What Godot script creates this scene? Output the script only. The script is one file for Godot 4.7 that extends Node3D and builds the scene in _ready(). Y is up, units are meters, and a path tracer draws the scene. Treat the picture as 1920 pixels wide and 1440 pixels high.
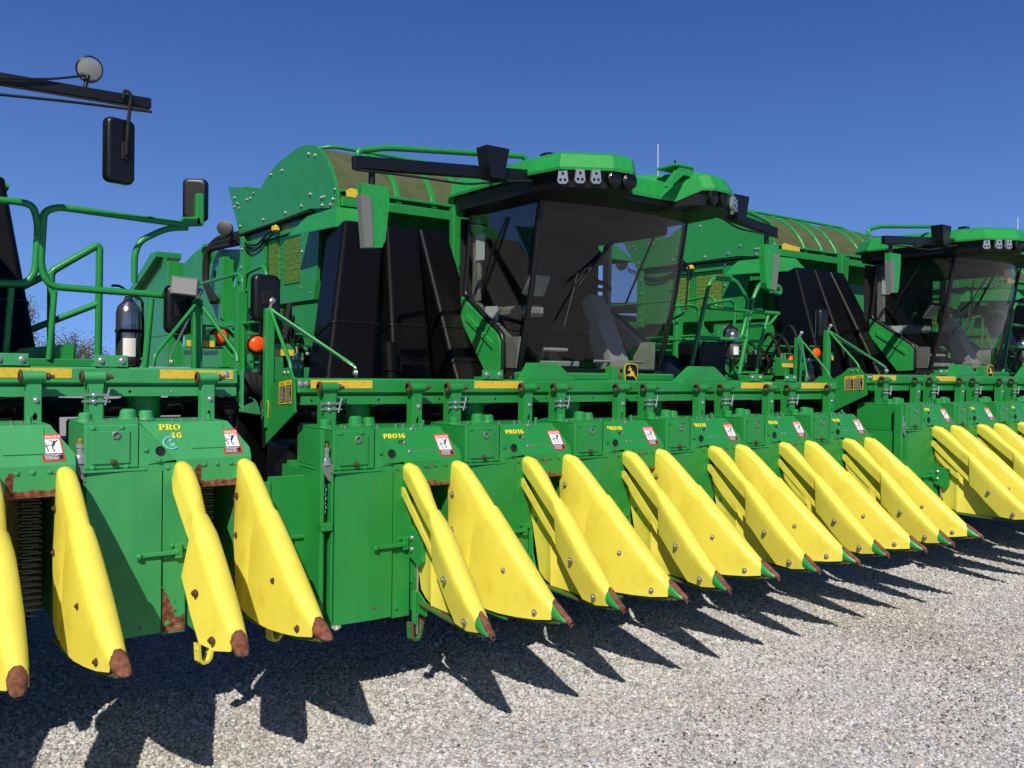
extends Node3D
# Three parked cotton pickers on a gravel yard. Units are metres, y is up,
# the headers run along x and face +z, the camera stands in front of them.

var rng := RandomNumberGenerator.new()
var M := {}
var cache := {}

func _ready():
	rng.seed = 20240611
	set_view()
	make_materials()
	build_ground()
	build_trees()
	var middle = make_picker(1)
	middle.position = Vector3(4.902, 0, -4.716)
	middle.set_meta("label", "green cotton picker standing between the two others, its cab and six rows in full view")
	var far = middle.duplicate()
	far.name = "cotton_picker_001"
	add_child(far)
	far.position = Vector3(4.902 + 5.95, 0.085, -4.616)
	far.set_meta("label", "green cotton picker parked right beside the ladder of the middle one")
	var last = far.duplicate()
	last.name = "cotton_picker_003"
	add_child(last)
	last.position = Vector3(4.902 + 11.95, 0.085, -4.62)
	last.set_meta("label", "green cotton picker at the end of the row, seen through and beyond another picker's cab")
	for p in [far, last]:
		for c in p.get_children():
			# these two are parked with the rear gate let down
			if c.name.begins_with("rear_side_plate") or c.name.begins_with("rear_gate") or c.name.begins_with("gate_hose"):
				c.position.y -= 0.55
			if c.name.begins_with("wheel"):
				c.position.y -= 0.085
	var near = make_picker(0)
	near.name = "cotton_picker_002"
	near.position = Vector3(-0.948, 0.05, -4.961)
	near.set_meta("label", "older green cotton picker with rusty snout tips and a rectangular lamp on its header")
	for c in near.get_children():
		if c.name.begins_with("wheel"):
			c.position.y -= 0.05
	for p in [middle, far, last, near]:
		p.set_meta("category", "cotton picker")
		p.set_meta("group", "cotton pickers parked side by side")
	build_extinguishers()

func set_view():
	var cam := Camera3D.new()
	cam.name = "camera"
	add_child(cam)
	var right := Vector3(0.807707, 0.015400, 0.589383)
	var up := Vector3(-0.003230, 0.999759, -0.021696)
	var fwd := Vector3(0.589576, -0.015620, -0.807562)
	cam.transform = Transform3D(Basis(right, up, -fwd), Vector3(0, 2.022, 0))
	cam.fov = 47.16
	cam.near = 0.05
	cam.far = 3000.0
	cam.current = true
	var sky_mat := ProceduralSkyMaterial.new()
	sky_mat.sky_top_color = Color(0.06, 0.225, 0.545)
	sky_mat.sky_horizon_color = Color(0.495, 0.685, 0.975)
	sky_mat.sky_curve = 0.165
	sky_mat.ground_horizon_color = Color(0.45, 0.47, 0.48)
	sky_mat.ground_bottom_color = Color(0.35, 0.34, 0.33)
	sky_mat.sky_energy_multiplier = 0.93
	var sky := Sky.new()
	sky.sky_material = sky_mat
	var env := Environment.new()
	env.background_mode = Environment.BG_SKY
	env.sky = sky
	env.tonemap_mode = Environment.TONE_MAPPER_LINEAR
	env.tonemap_exposure = 1.2
	env.sdfgi_enabled = true
	env.ssao_enabled = true
	env.ssil_enabled = true
	var we := WorldEnvironment.new()
	we.name = "world_environment"
	we.environment = env
	add_child(we)
	var sun := DirectionalLight3D.new()
	sun.name = "sun"
	sun.light_energy = 1.35
	sun.light_color = Color(1.0, 0.96, 0.89)
	sun.light_angular_distance = 0.53
	sun.shadow_enabled = true
	add_child(sun)
	var az := deg_to_rad(44.0)
	var el := deg_to_rad(43.8)
	sun.look_at_from_position(Vector3.ZERO, Vector3(cos(el) * sin(az), -sin(el), -cos(el) * cos(az)))

# ---------------------------------------------------------------- materials
func ramp(stops: Array) -> Gradient:
	var g := Gradient.new()
	var o := PackedFloat32Array()
	var c := PackedColorArray()
	for s in stops:
		o.append(s[0])
		c.append(s[1])
	g.offsets = o
	g.colors = c
	return g

func noise_tex(sd: int, freq: float, stops: Array, size := 512, octaves := 5, kind := FastNoiseLite.TYPE_SIMPLEX_SMOOTH, normal := false, bump := 4.0) -> NoiseTexture2D:
	var n := FastNoiseLite.new()
	n.seed = sd
	n.noise_type = kind
	n.frequency = freq
	n.fractal_octaves = octaves
	var t := NoiseTexture2D.new()
	t.width = size
	t.height = size
	t.seamless = true
	t.noise = n
	if normal:
		t.as_normal_map = true
		t.bump_strength = bump
	elif stops.size() > 0:
		t.color_ramp = ramp(stops)
	return t

func mat(c: Color, rough := 0.5, metal := 0.0) -> StandardMaterial3D:
	var m := StandardMaterial3D.new()
	m.albedo_color = c
	m.roughness = rough
	m.metallic = metal
	return m

func triplanar(m: StandardMaterial3D, tex: Texture2D, scale := 1.0) -> StandardMaterial3D:
	m.albedo_texture = tex
	m.uv1_triplanar = true
	m.uv1_scale = Vector3.ONE * scale
	return m

func g(v: float) -> Color:
	return Color(v, v, v)

# faded enamel: soft blotches, thin run marks and specks of grime
func paint_image() -> ImageTexture:
	var n := FastNoiseLite.new()
	n.seed = 3
	n.frequency = 0.006
	n.fractal_octaves = 5
	var w := FastNoiseLite.new()
	w.seed = 9
	w.frequency = 0.05
	w.fractal_octaves = 3
	var size := 512
	var img := Image.create(size, size, false, Image.FORMAT_RGB8)
	for y in size:
		# mirrored coordinates keep the tile seamless
		var yy := absf(y - size / 2.0)
		for x in size:
			var xx := absf(x - size / 2.0)
			var a := n.get_noise_2d(xx, yy)
			var b := w.get_noise_2d(xx * 1.6, yy * 0.09)
			var c := w.get_noise_2d(xx * 5.0 + 300.0, yy * 5.0)
			var v := 0.965 + 0.05 * a
			var d := clampf(b * 1.5 - 0.25, 0.0, 1.0) * 0.10
			if c > 0.52: v -= (c - 0.52) * 0.5
			img.set_pixel(x, y, Color(clampf(v + d * 0.6, 0, 1), clampf(v + d * 0.25, 0, 1), clampf(v + d * 0.5, 0, 1)))
	img.generate_mipmaps()
	return ImageTexture.create_from_image(img)

func make_materials():
	var dust := paint_image()
	var fine := noise_tex(5, 0.05, [[0.0, g(0.86)], [0.5, g(0.97)], [1.0, g(1.0)]])
	var rgh := noise_tex(8, 0.015, [[0.0, g(0.70)], [0.5, g(0.85)], [1.0, g(1.0)]])
	var m: StandardMaterial3D
	m = mat(Color(0.15, 0.56, 0.255), 0.42)          # the maker's green enamel
	triplanar(m, dust, 0.9)
	m.roughness_texture = rgh
	M.green = m
	m = mat(Color(0.235, 0.625, 0.37), 0.55)          # the same enamel gone chalky on the old machine
	triplanar(m, dust, 1.3)
	m.roughness_texture = rgh
	M.green_old = m
	m = mat(Color(0.155, 0.60, 0.27), 0.36)          # cab plastics
	triplanar(m, fine, 0.7)
	M.green_gloss = m
	var ydust := noise_tex(13, 0.008, [[0.0, Color(0.86, 0.82, 0.70)], [0.22, Color(0.95, 0.93, 0.86)], [0.45, Color(0.985, 0.98, 0.95)], [1.0, Color(1, 1, 1)]])
	m = mat(Color(0.905, 0.865, 0.34), 0.42)          # moulded yellow polythene
	triplanar(m, ydust, 0.8)
	M.yellow = m
	m = mat(Color(0.90, 0.76, 0.22), 0.5)
	triplanar(m, fine, 1.0)
	M.stripe = m
	m = mat(Color(0.045, 0.047, 0.055), 0.42)
	triplanar(m, noise_tex(21, 0.03, [[0.0, g(0.75)], [1.0, g(1.0)]], 256), 2.0)
	M.black = m
	m = mat(Color(0.035, 0.036, 0.042), 0.45)       # moulded black chute plastic
	triplanar(m, noise_tex(22, 0.02, [[0.0, g(0.8)], [0.6, g(0.95)], [1.0, g(1.0)]], 256), 1.0)
	m.metallic_specular = 0.3
	M.chute = m
	m = mat(Color(1, 1, 1), 0.7, 0.3)                # bare greasy steel of the picking drums
	triplanar(m, noise_tex(61, 0.04, [[0.0, Color(0.30, 0.26, 0.22)], [0.6, Color(0.42, 0.38, 0.34)], [1.0, Color(0.52, 0.47, 0.42)]], 256), 3.0)
	M.drum = m
	m = mat(Color(1, 1, 1), 0.85)
	triplanar(m, noise_tex(31, 0.03, [[0.0, Color(0.20, 0.11, 0.08)], [0.4, Color(0.40, 0.22, 0.15)], [0.65, Color(0.52, 0.33, 0.24)], [1.0, Color(0.58, 0.46, 0.38)]], 256), 2.5)
	M.rust = m
	m = mat(Color(1, 1, 1), 0.8)                     # half green, half bare rusty steel
	triplanar(m, noise_tex(32, 0.02, [[0.0, Color(0.30, 0.17, 0.12)], [0.44, Color(0.42, 0.26, 0.19)], [0.52, Color(0.14, 0.42, 0.17)], [1.0, Color(0.12, 0.46, 0.18)]], 256), 2.0)
	M.worn = m
	M.steel = mat(Color(0.78, 0.78, 0.77), 0.32, 0.85)
	M.brass = mat(Color(0.52, 0.46, 0.18), 0.45, 0.3)
	M.chrome = mat(Color(0.60, 0.61, 0.62), 0.22, 0.9)
	M.zinc = mat(Color(0.62, 0.63, 0.62), 0.42, 0.7)
	M.boltdark = mat(Color(0.36, 0.25, 0.20), 0.7, 0.3)
	M.greyplast = mat(Color(0.43, 0.45, 0.44), 0.5)
	M.trim = mat(Color(0.58, 0.61, 0.57), 0.6)
	m = mat(Color(1.0, 0.33, 0.05), 0.25)
	M.amber = m
	M.white = mat(Color(0.9, 0.9, 0.88), 0.4)
	m = mat(Color(0.03, 0.05, 0.04, 0.2), 0.02)
	m.transparency = BaseMaterial3D.TRANSPARENCY_ALPHA
	m.metallic_specular = 0.6
	M.glass = m
	M.lens = mat(Color(0.72, 0.73, 0.72), 0.16, 0.6)
	M.darklens = mat(Color(0.10, 0.11, 0.12), 0.06, 0.3)
	M.mirror = mat(Color(0.85, 0.87, 0.9), 0.04, 1.0)
	m = mat(Color(1, 1, 1), 0.85)                    # brown tinged tarpaulin sheet on the builder roof
	triplanar(m, noise_tex(35, 0.02, [[0.0, Color(0.20, 0.27, 0.13)], [0.5, Color(0.29, 0.33, 0.20)], [1.0, Color(0.36, 0.33, 0.22)]], 256), 1.2)
	M.roofsheet = m
	m = mat(Color(1, 1, 1), 0.9)                     # cotton lint behind wire mesh
	triplanar(m, noise_tex(36, 0.04, [[0.0, Color(0.24, 0.36, 0.13)], [0.5, Color(0.42, 0.50, 0.18)], [1.0, Color(0.55, 0.58, 0.25)]], 256), 2.0)
	M.lint = m
	M.rubber = triplanar(mat(Color(0.075, 0.075, 0.078), 0.85), fine, 2.0)
	M.seat = mat(Color(0.09, 0.09, 0.095), 0.8)
	M.red = mat(Color(0.75, 0.08, 0.05), 0.4)
	M.paper = mat(Color(0.85, 0.93, 0.92), 0.7)
	M.danger = danger_print()
	M.warning = warning_print()
	M.letters = mat(Color(0.97, 0.86, 0.15), 0.5)
	M.paleblue = mat(Color(0.52, 0.78, 0.86), 0.6)
	M.letter = mat(Color(0.03, 0.09, 0.05), 0.6)
	M.step = mat(Color(0.05, 0.12, 0.16), 0.5, 0.3)

# ---------------------------------------------------------------- mesh tools
func S() -> SurfaceTool:
	var s := SurfaceTool.new()
	s.begin(Mesh.PRIMITIVE_TRIANGLES)
	s.set_smooth_group(-1)
	return s

func tri(s: SurfaceTool, a: Vector3, b: Vector3, c: Vector3):
	s.add_vertex(a)
	s.add_vertex(b)
	s.add_vertex(c)

func quad(s: SurfaceTool, a: Vector3, b: Vector3, c: Vector3, d: Vector3):
	tri(s, a, b, c)
	tri(s, a, c, d)

func at(x: float, y: float, z: float) -> Transform3D:
	return Transform3D(Basis.IDENTITY, Vector3(x, y, z))

func box(s: SurfaceTool, x0: float, x1: float, y0: float, y1: float, z0: float, z1: float, ch := 0.004):
	rbox(s, at((x0 + x1) / 2, (y0 + y1) / 2, (z0 + z1) / 2), Vector3(abs(x1 - x0), abs(y1 - y0), abs(z1 - z0)), ch)

func rbox(s: SurfaceTool, xf: Transform3D, size: Vector3, ch := 0.004):
	var h := size * 0.5
	ch = min(ch, min(h.x, min(h.y, h.z)) * 0.6)
	var f := func(sx: int, sy: int, sz: int, ax: int) -> Vector3:
		var v := Vector3(sx * (h.x - ch), sy * (h.y - ch), sz * (h.z - ch))
		v[ax] = [sx, sy, sz][ax] * h[ax]
		return xf * v
	for sg in [-1, 1]:
		# faces
		var p := [[-1, -1], [1, -1], [1, 1], [-1, 1]]
		if sg < 0:
			p = [[-1, -1], [-1, 1], [1, 1], [1, -1]]
		quad(s, f.call(p[3][0], p[3][1], sg, 2), f.call(p[2][0], p[2][1], sg, 2), f.call(p[1][0], p[1][1], sg, 2), f.call(p[0][0], p[0][1], sg, 2))
		quad(s, f.call(sg, p[3][0], p[3][1], 0), f.call(sg, p[2][0], p[2][1], 0), f.call(sg, p[1][0], p[1][1], 0), f.call(sg, p[0][0], p[0][1], 0))
		quad(s, f.call(p[3][1], sg, p[3][0], 1), f.call(p[2][1], sg, p[2][0], 1), f.call(p[1][1], sg, p[1][0], 1), f.call(p[0][1], sg, p[0][0], 1))
	if ch <= 0.0001:
		return
	for a in [-1, 1]:
		for b in [-1, 1]:
			var e := [f.call(a, b, -1, 0), f.call(a, b, 1, 0), f.call(a, b, 1, 1), f.call(a, b, -1, 1)]
			if a * b > 0: e.reverse()
			quad(s, e[0], e[1], e[2], e[3])
			e = [f.call(-1, a, b, 1), f.call(1, a, b, 1), f.call(1, a, b, 2), f.call(-1, a, b, 2)]
			if a * b > 0: e.reverse()
			quad(s, e[0], e[1], e[2], e[3])
			e = [f.call(a, -1, b, 0), f.call(a, 1, b, 0), f.call(a, 1, b, 2), f.call(a, -1, b, 2)]
			if a * b < 0: e.reverse()
			quad(s, e[0], e[1], e[2], e[3])
			for c in [-1, 1]:
				var t := [f.call(a, b, c, 0), f.call(a, b, c, 1), f.call(a, b, c, 2)]
				if a * b * c > 0: t.reverse()
				tri(s, t[0], t[1], t[2])

# polygon (x, y) pushed out along z from z0 to z1, in the frame xf
func prism(s: SurfaceTool, pts: PackedVector2Array, z0: float, z1: float, xf := Transform3D.IDENTITY):
	if Geometry2D.is_polygon_clockwise(pts):
		pts = pts.duplicate()
		pts.reverse()
	var idx := Geometry2D.triangulate_polygon(pts)
	for i in range(0, idx.size(), 3):
		var a := pts[idx[i]]
		var b := pts[idx[i + 1]]
		var c := pts[idx[i + 2]]
		if (b - a).cross(c - a) < 0:
			var t := b
			b = c
			c = t
		tri(s, xf * Vector3(a.x, a.y, z1), xf * Vector3(c.x, c.y, z1), xf * Vector3(b.x, b.y, z1))
		tri(s, xf * Vector3(a.x, a.y, z0), xf * Vector3(b.x, b.y, z0), xf * Vector3(c.x, c.y, z0))
	for i in pts.size():
		var a := pts[i]
		var b := pts[(i + 1) % pts.size()]
		quad(s, xf * Vector3(a.x, a.y, z1), xf * Vector3(b.x, b.y, z1), xf * Vector3(b.x, b.y, z0), xf * Vector3(a.x, a.y, z0))

# the same with openings: the outline is cut into strips at the openings' middles so that each strip stays simple
func prism_cut(s: SurfaceTool, pts: PackedVector2Array, holes: Array, z0: float, z1: float, xf := Transform3D.IDENTITY):
	var lo := pts[0]
	var hi := pts[0]
	for p in pts:
		lo = lo.min(p)
		hi = hi.max(p)
	var cuts := [lo.x - 1.0, hi.x + 1.0]
	for h in holes:
		var a: float = h[0].x
		var b: float = h[0].x
		for p in h:
			a = minf(a, p.x)
			b = maxf(b, p.x)
		cuts.append((a + b) / 2 + 0.00003 * cuts.size())
	cuts.sort()
	for i in cuts.size() - 1:
		var strip := V2([cuts[i], lo.y - 1, cuts[i + 1], lo.y - 1, cuts[i + 1], hi.y + 1, cuts[i], hi.y + 1])
		var left: Array = Geometry2D.intersect_polygons(pts, strip)
		for h in holes:
			var next := []
			for q in left:
				for r in Geometry2D.clip_polygons(q, h): next.append(r)
			left = next
		for q in left:
			if q.size() > 2: prism(s, q, z0, z1, xf)

func disc(x: float, y: float, r: float, n := 14) -> PackedVector2Array:
	var p := PackedVector2Array()
	for k in n: p.append(Vector2(x + r * cos(TAU * (k + 0.5) / n), y + r * sin(TAU * (k + 0.5) / n)))
	return p

func V2(a: Array) -> PackedVector2Array:
	var r := PackedVector2Array()
	for i in range(0, a.size(), 2):
		r.append(Vector2(a[i], a[i + 1]))
	return r

func V3(a: Array) -> PackedVector3Array:
	var r := PackedVector3Array()
	for i in range(0, a.size(), 3):
		r.append(Vector3(a[i], a[i + 1], a[i + 2]))
	return r

# frame whose local x is world z (back to front reads right to left), y stays: for outlines drawn in (z, y)
func side_frame(x: float) -> Transform3D:
	return Transform3D(Basis(Vector3(0, 0, 1), Vector3(0, 1, 0), Vector3(-1, 0, 0)), Vector3(x, 0, 0))

# frame for outlines drawn in (x, z): pushed out along y
func flat_frame(y: float) -> Transform3D:
	return Transform3D(Basis(Vector3(1, 0, 0), Vector3(0, 0, 1), Vector3(0, -1, 0)), Vector3(0, y, 0))

func fillet(pts: PackedVector3Array, r: float) -> PackedVector3Array:
	if r <= 0.0 or pts.size() < 3:
		return pts
	var o := PackedVector3Array([pts[0]])
	for i in range(1, pts.size() - 1):
		var a := pts[i - 1] - pts[i]
		var b := pts[i + 1] - pts[i]
		var d: float = min(r, min(a.length(), b.length()) * 0.48)
		var p := pts[i] + a.normalized() * d
		var q := pts[i] + b.normalized() * d
		for k in 6:
			var t := k / 5.0
			o.append(p.lerp(pts[i], t).lerp(pts[i].lerp(q, t), t))
	o.append(pts[pts.size() - 1])
	return o

func tube(s: SurfaceTool, path: PackedVector3Array, r: float, bend := 0.0, seg := 10):
	var pts := fillet(path, bend)
	s.set_smooth_group(1)
	var n := pts.size()
	var ref := Vector3.ZERO
	var prev := []
	for i in n:
		var dir: Vector3
		if i == 0: dir = pts[1] - pts[0]
		elif i == n - 1: dir = pts[n - 1] - pts[n - 2]
		else: dir = (pts[i + 1] - pts[i]).normalized() + (pts[i] - pts[i - 1]).normalized()
		dir = dir.normalized()
		if i == 0:
			ref = dir.cross(Vector3(0.31, 0.95, 0.17)).normalized()
		else:
			ref = (ref - dir * ref.dot(dir)).normalized()
		var e := dir.cross(ref)
		var ring := []
		for k in seg:
			var a := TAU * k / seg
			ring.append(pts[i] + (ref * cos(a) + e * sin(a)) * r)
		if i > 0:
			for k in seg:
				var k2 := (k + 1) % seg
				quad(s, prev[k], ring[k], ring[k2], prev[k2])
		prev = ring
		if i == 0 or i == n - 1:
			s.set_smooth_group(-1)
			for k in seg:
				var k2 := (k + 1) % seg
				if i == 0: tri(s, pts[0], ring[k], ring[k2])
				else: tri(s, pts[i], ring[k2], ring[k])
			s.set_smooth_group(1)
	s.set_smooth_group(-1)

# profile of (radius, height) turned about the local y of xf
func lathe(s: SurfaceTool, prof: PackedVector2Array, xf: Transform3D, seg := 14, smooth := false):
	s.set_smooth_group(1 if smooth else -1)
	for i in prof.size() - 1:
		if not smooth: s.set_smooth_group(2 + i)
		var a := prof[i]
		var b := prof[i + 1]
		for k in seg:
			var t0 := TAU * k / seg
			var t1 := TAU * (k + 1) / seg
			var p := xf * Vector3(a.x * cos(t0), a.y, a.x * sin(t0))
			var q := xf * Vector3(a.x * cos(t1), a.y, a.x * sin(t1))
			var u := xf * Vector3(b.x * cos(t0), b.y, b.x * sin(t0))
			var v := xf * Vector3(b.x * cos(t1), b.y, b.x * sin(t1))
			if a.x > 0.00001: tri(s, p, q, v)
			if b.x > 0.00001: tri(s, p, v, u)
	s.set_smooth_group(-1)

func aim(pos: Vector3, dir: Vector3) -> Transform3D:
	dir = dir.normalized()
	var e := dir.cross(Vector3(0.2, 0.1, 0.97) if abs(dir.z) < 0.9 else Vector3(1, 0, 0)).normalized()
	return Transform3D(Basis(e, dir, e.cross(dir)), pos)

func cyl(s: SurfaceTool, a: Vector3, b: Vector3, r: float, seg := 12, ch := 0.0):
	var h := (b - a).length()
	if ch > 0:
		lathe(s, PackedVector2Array([Vector2(0, 0), Vector2(r - ch, 0), Vector2(r, ch), Vector2(r, h - ch), Vector2(r - ch, h), Vector2(0, h)]), aim(a, b - a), seg)
	else:
		lathe(s, PackedVector2Array([Vector2(0, 0), Vector2(r, 0), Vector2(r, h), Vector2(0, h)]), aim(a, b - a), seg)

func bolt(s: SurfaceTool, p: Vector3, d: Vector3, r := 0.011, h := 0.008):
	lathe(s, PackedVector2Array([Vector2(r * 1.45, 0), Vector2(r * 1.45, h * 0.25), Vector2(r, h * 0.25), Vector2(r, h * 0.8), Vector2(r * 0.7, h), Vector2(0, h)]), aim(p, d), 6)

# rows of points joined by quads
func loft(s: SurfaceTool, rows: Array, closed := false, group := 1):
	s.set_smooth_group(group)
	for i in rows.size() - 1:
		var a: Array = rows[i]
		var b: Array = rows[i + 1]
		var n := a.size()
		for k in (n if closed else n - 1):
			var k2 := (k + 1) % n
			quad(s, a[k], b[k], b[k2], a[k2])
	s.set_smooth_group(-1)

func done(s: SurfaceTool) -> ArrayMesh:
	s.generate_normals()
	return s.commit()

func part(called: String, s: SurfaceTool, m: Material, parent: Node3D, pos := Vector3.ZERO) -> MeshInstance3D:
	return put(called, done(s), m, parent, pos)

func put(called: String, mesh: Mesh, m: Material, parent: Node3D, pos := Vector3.ZERO) -> MeshInstance3D:
	var o := MeshInstance3D.new()
	o.mesh = mesh
	o.material_override = m
	o.position = pos
	o.name = called
	parent.add_child(o, true)
	return o

# a thin printed sheet: corners top left, top right, bottom right, bottom left
func decal_mesh(tl: Vector3, tr: Vector3, br: Vector3, bl: Vector3, lift := 0.003) -> ArrayMesh:
	var s := SurfaceTool.new()
	s.begin(Mesh.PRIMITIVE_TRIANGLES)
	s.set_smooth_group(-1)
	var n := (tr - tl).cross(tl - bl).normalized() * lift
	for v in [[tl, Vector2(0, 0)], [tr, Vector2(1, 0)], [br, Vector2(1, 1)], [tl, Vector2(0, 0)], [br, Vector2(1, 1)], [bl, Vector2(0, 1)]]:
		s.set_uv(v[1])
		s.add_vertex(v[0] + n)
	s.generate_normals()
	return s.commit()

# outline of a rounded rectangle
func rounded(w: float, h: float, r: float) -> PackedVector2Array:
	var p := PackedVector2Array()
	for c in [[1, 1, 0.0], [-1, 1, 0.5], [-1, -1, 1.0], [1, -1, 1.5]]:
		for k in 5:
			var t: float = PI * (c[2] + 0.125 * k)
			p.append(Vector2(c[0] * (w / 2 - r) + r * cos(t), c[1] * (h / 2 - r) + r * sin(t)))
	return p

# shell of a mirror: rounded outline with a domed back, facing +z
func mirror_shell(s: SurfaceTool, w: float, h: float, d: float, xf: Transform3D):
	var rows := []
	for q in [[-0.5, 0.97, 1.0], [-0.38, 1.0, 1.0], [0.1, 1.0, 1.0], [0.36, 0.95, 0.9], [0.48, 0.86, 0.8], [0.5, 0.7, 0.7]]:
		var k: float = (1.0 - q[1]) * w
		var r := []
		for p in rounded(w - k, h - k, w * 0.2): r.append(xf * Vector3(p.x, p.y, q[0] * d))
		r.reverse()
		rows.append(r)
	loft(s, rows, true)
	for e in [0, rows.size() - 1]:
		var c := Vector3.ZERO
		for v in rows[e]: c += v / rows[e].size()
		for k in rows[e].size():
			var a: Vector3 = rows[e][k]
			var b: Vector3 = rows[e][(k + 1) % rows[e].size()]
			if e == 0: tri(s, c, b, a)
			else: tri(s, c, a, b)

# ---------------------------------------------------------------- print
const GLYPH := {
	"D": ["####.", "#...#", "#...#", "#...#", "#...#", "#...#", "####."],
	"A": [".###.", "#...#", "#...#", "#####", "#...#", "#...#", "#...#"],
	"N": ["#...#", "##..#", "#.#.#", "#.#.#", "#..##", "#...#", "#...#"],
	"G": [".###.", "#...#", "#....", "#.###", "#...#", "#...#", ".###."],
	"E": ["#####", "#....", "#....", "####.", "#....", "#....", "#####"],
	"R": ["####.", "#...#", "#...#", "####.", "#.#..", "#..#.", "#...#"],
	"!": ["..#..", ".###.", ".#.#.", "##.##", "#####", "##.##", "#####"],
}

func print_text(img: Image, text: String, x: int, y: int, k: int, c: Color):
	for ch in text:
		var rows: Array = GLYPH[ch]
		for j in 7:
			for i in 5:
				if rows[j][i] == "#":
					img.fill_rect(Rect2i(x + i * k, y + j * k, k, k), c)
		x += 6 * k

func stroke(img: Image, a: Vector2, b: Vector2, w: float, c: Color):
	var n := int((b - a).length() * 2) + 1
	for i in n + 1:
		var p := a.lerp(b, float(i) / n)
		img.fill_rect(Rect2i(int(p.x - w / 2), int(p.y - w / 2), int(w), int(w)), c)

func small_lines(img: Image, r: Rect2i, step: int, thick: int, c: Color, sd: int):
	var rg := RandomNumberGenerator.new()
	rg.seed = sd
	var y := r.position.y
	while y + thick < r.end.y:
		var x := r.position.x
		var stop := r.end.x - rg.randi_range(0, int(r.size.x * 0.3))
		while x < stop:
			var w := rg.randi_range(step, step * 4)
			img.fill_rect(Rect2i(x, y, min(w, stop - x), thick), c)
			x += w + 2
		y += step

func printed(img: Image, rough := 0.45) -> StandardMaterial3D:
	img.generate_mipmaps()
	var m := mat(Color(1, 1, 1), rough)
	m.albedo_texture = ImageTexture.create_from_image(img)
	return m

func danger_print() -> StandardMaterial3D:
	var img := Image.create(132, 176, false, Image.FORMAT_RGB8)
	var red := Color(0.80, 0.20, 0.13)
	var ink := Color(0.12, 0.12, 0.16)
	img.fill(red)
	img.fill_rect(Rect2i(9, 34, 114, 92), Color(0.90, 0.90, 0.92))
	print_text(img, "!DANGER", 8, 9, 3, Color(0.95, 0.92, 0.90))
	# a figure thrown back by a spinning drum
	stroke(img, Vector2(38, 62), Vector2(45, 116), 5, ink)
	stroke(img, Vector2(24, 84), Vector2(36, 82), 5, ink)
	stroke(img, Vector2(46, 76), Vector2(76, 72), 4, ink)
	stroke(img, Vector2(76, 78), Vector2(92, 56), 9, ink)
	stroke(img, Vector2(90, 58), Vector2(110, 42), 5, ink)
	stroke(img, Vector2(84, 58), Vector2(66, 42), 4, ink)
	stroke(img, Vector2(77, 78), Vector2(72, 96), 6, ink)
	stroke(img, Vector2(72, 96), Vector2(82, 106), 5, ink)
	stroke(img, Vector2(82, 106), Vector2(78, 114), 5, ink)
	img.fill_rect(Rect2i(84, 44, 10, 10), ink)
	img.fill_rect(Rect2i(9, 128, 114, 38), ink)
	small_lines(img, Rect2i(14, 133, 106, 32), 9, 4, Color(0.88, 0.88, 0.9), 4)
	return printed(img)

func warning_print() -> StandardMaterial3D:
	var img := Image.create(160, 160, false, Image.FORMAT_RGB8)
	var ink := Color(0.10, 0.10, 0.10)
	img.fill(Color(0.88, 0.70, 0.10))
	for i in 2:
		var x := 8 + i * 76
		small_lines(img, Rect2i(x + 14, 12, 50, 14), 8, 4, ink, 3 + i)
		img.fill_rect(Rect2i(x, 34, 68, 118), ink)
		small_lines(img, Rect2i(x + 6, 40, 58, 108), 9, 5, Color(0.62, 0.62, 0.60), 8 + i)
	return printed(img)

func lettering(called: String, text: String, h: float, m: Material, parent: Node3D, xf: Transform3D, serif := false, wide := 1.0) -> MeshInstance3D:
	var f := SystemFont.new()
	f.font_names = PackedStringArray(["Droid Serif" if serif else "Droid Sans"])
	f.font_weight = 700
	var t := TextMesh.new()
	t.text = text
	t.font = f
	t.font_size = 32
	t.pixel_size = h / 24.0
	t.depth = 0.003
	t.curve_step = 2.0
	var o := put(called, t, m, parent)
	o.transform = xf * Transform3D(Basis().scaled(Vector3(wide, 1, 1)), Vector3.ZERO)
	return o

# black badge with a leaping deer, standing in the frame xf (x right, y up, z out)
func badge(parent: Node3D, w: float, xf: Transform3D):
	var shape := func(k: float) -> PackedVector2Array:
		var p := V2([-0.42, -0.5, -0.5, 0.1, -0.47, 0.34, -0.36, 0.46, 0, 0.5, 0.36, 0.46, 0.47, 0.34, 0.5, 0.1, 0.42, -0.5, 0.2, -0.54, -0.2, -0.54])
		for i in p.size(): p[i] *= w * k
		return p
	var s := S()
	prism(s, shape.call(1.0), 0, 0.004, xf)
	var o := part("badge", s, M.stripe, parent)
	s = S()
	prism(s, shape.call(0.9), 0.004, 0.006, xf)
	part("badge_field", s, M.black, o)
	var d := V2([-0.40, -0.22, -0.30, -0.12, -0.16, -0.10, -0.06, 0.00, -0.12, 0.12, -0.26, 0.10, -0.28, 0.15, -0.16, 0.22, -0.20, 0.36, -0.14, 0.36, -0.09, 0.24, -0.02, 0.25, 0.00, 0.12, 0.12, 0.06, 0.22, -0.02, 0.24, -0.14, 0.34, -0.28, 0.38, -0.40, 0.32, -0.38, 0.22, -0.24, 0.10, -0.22, 0.02, -0.20, -0.10, -0.24, -0.22, -0.18, -0.32, -0.20])
	for i in d.size(): d[i] *= w * 0.95
	s = S()
	prism(s, d, 0.006, 0.008, xf)
	part("leaping_deer", s, M.stripe, o)

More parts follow.
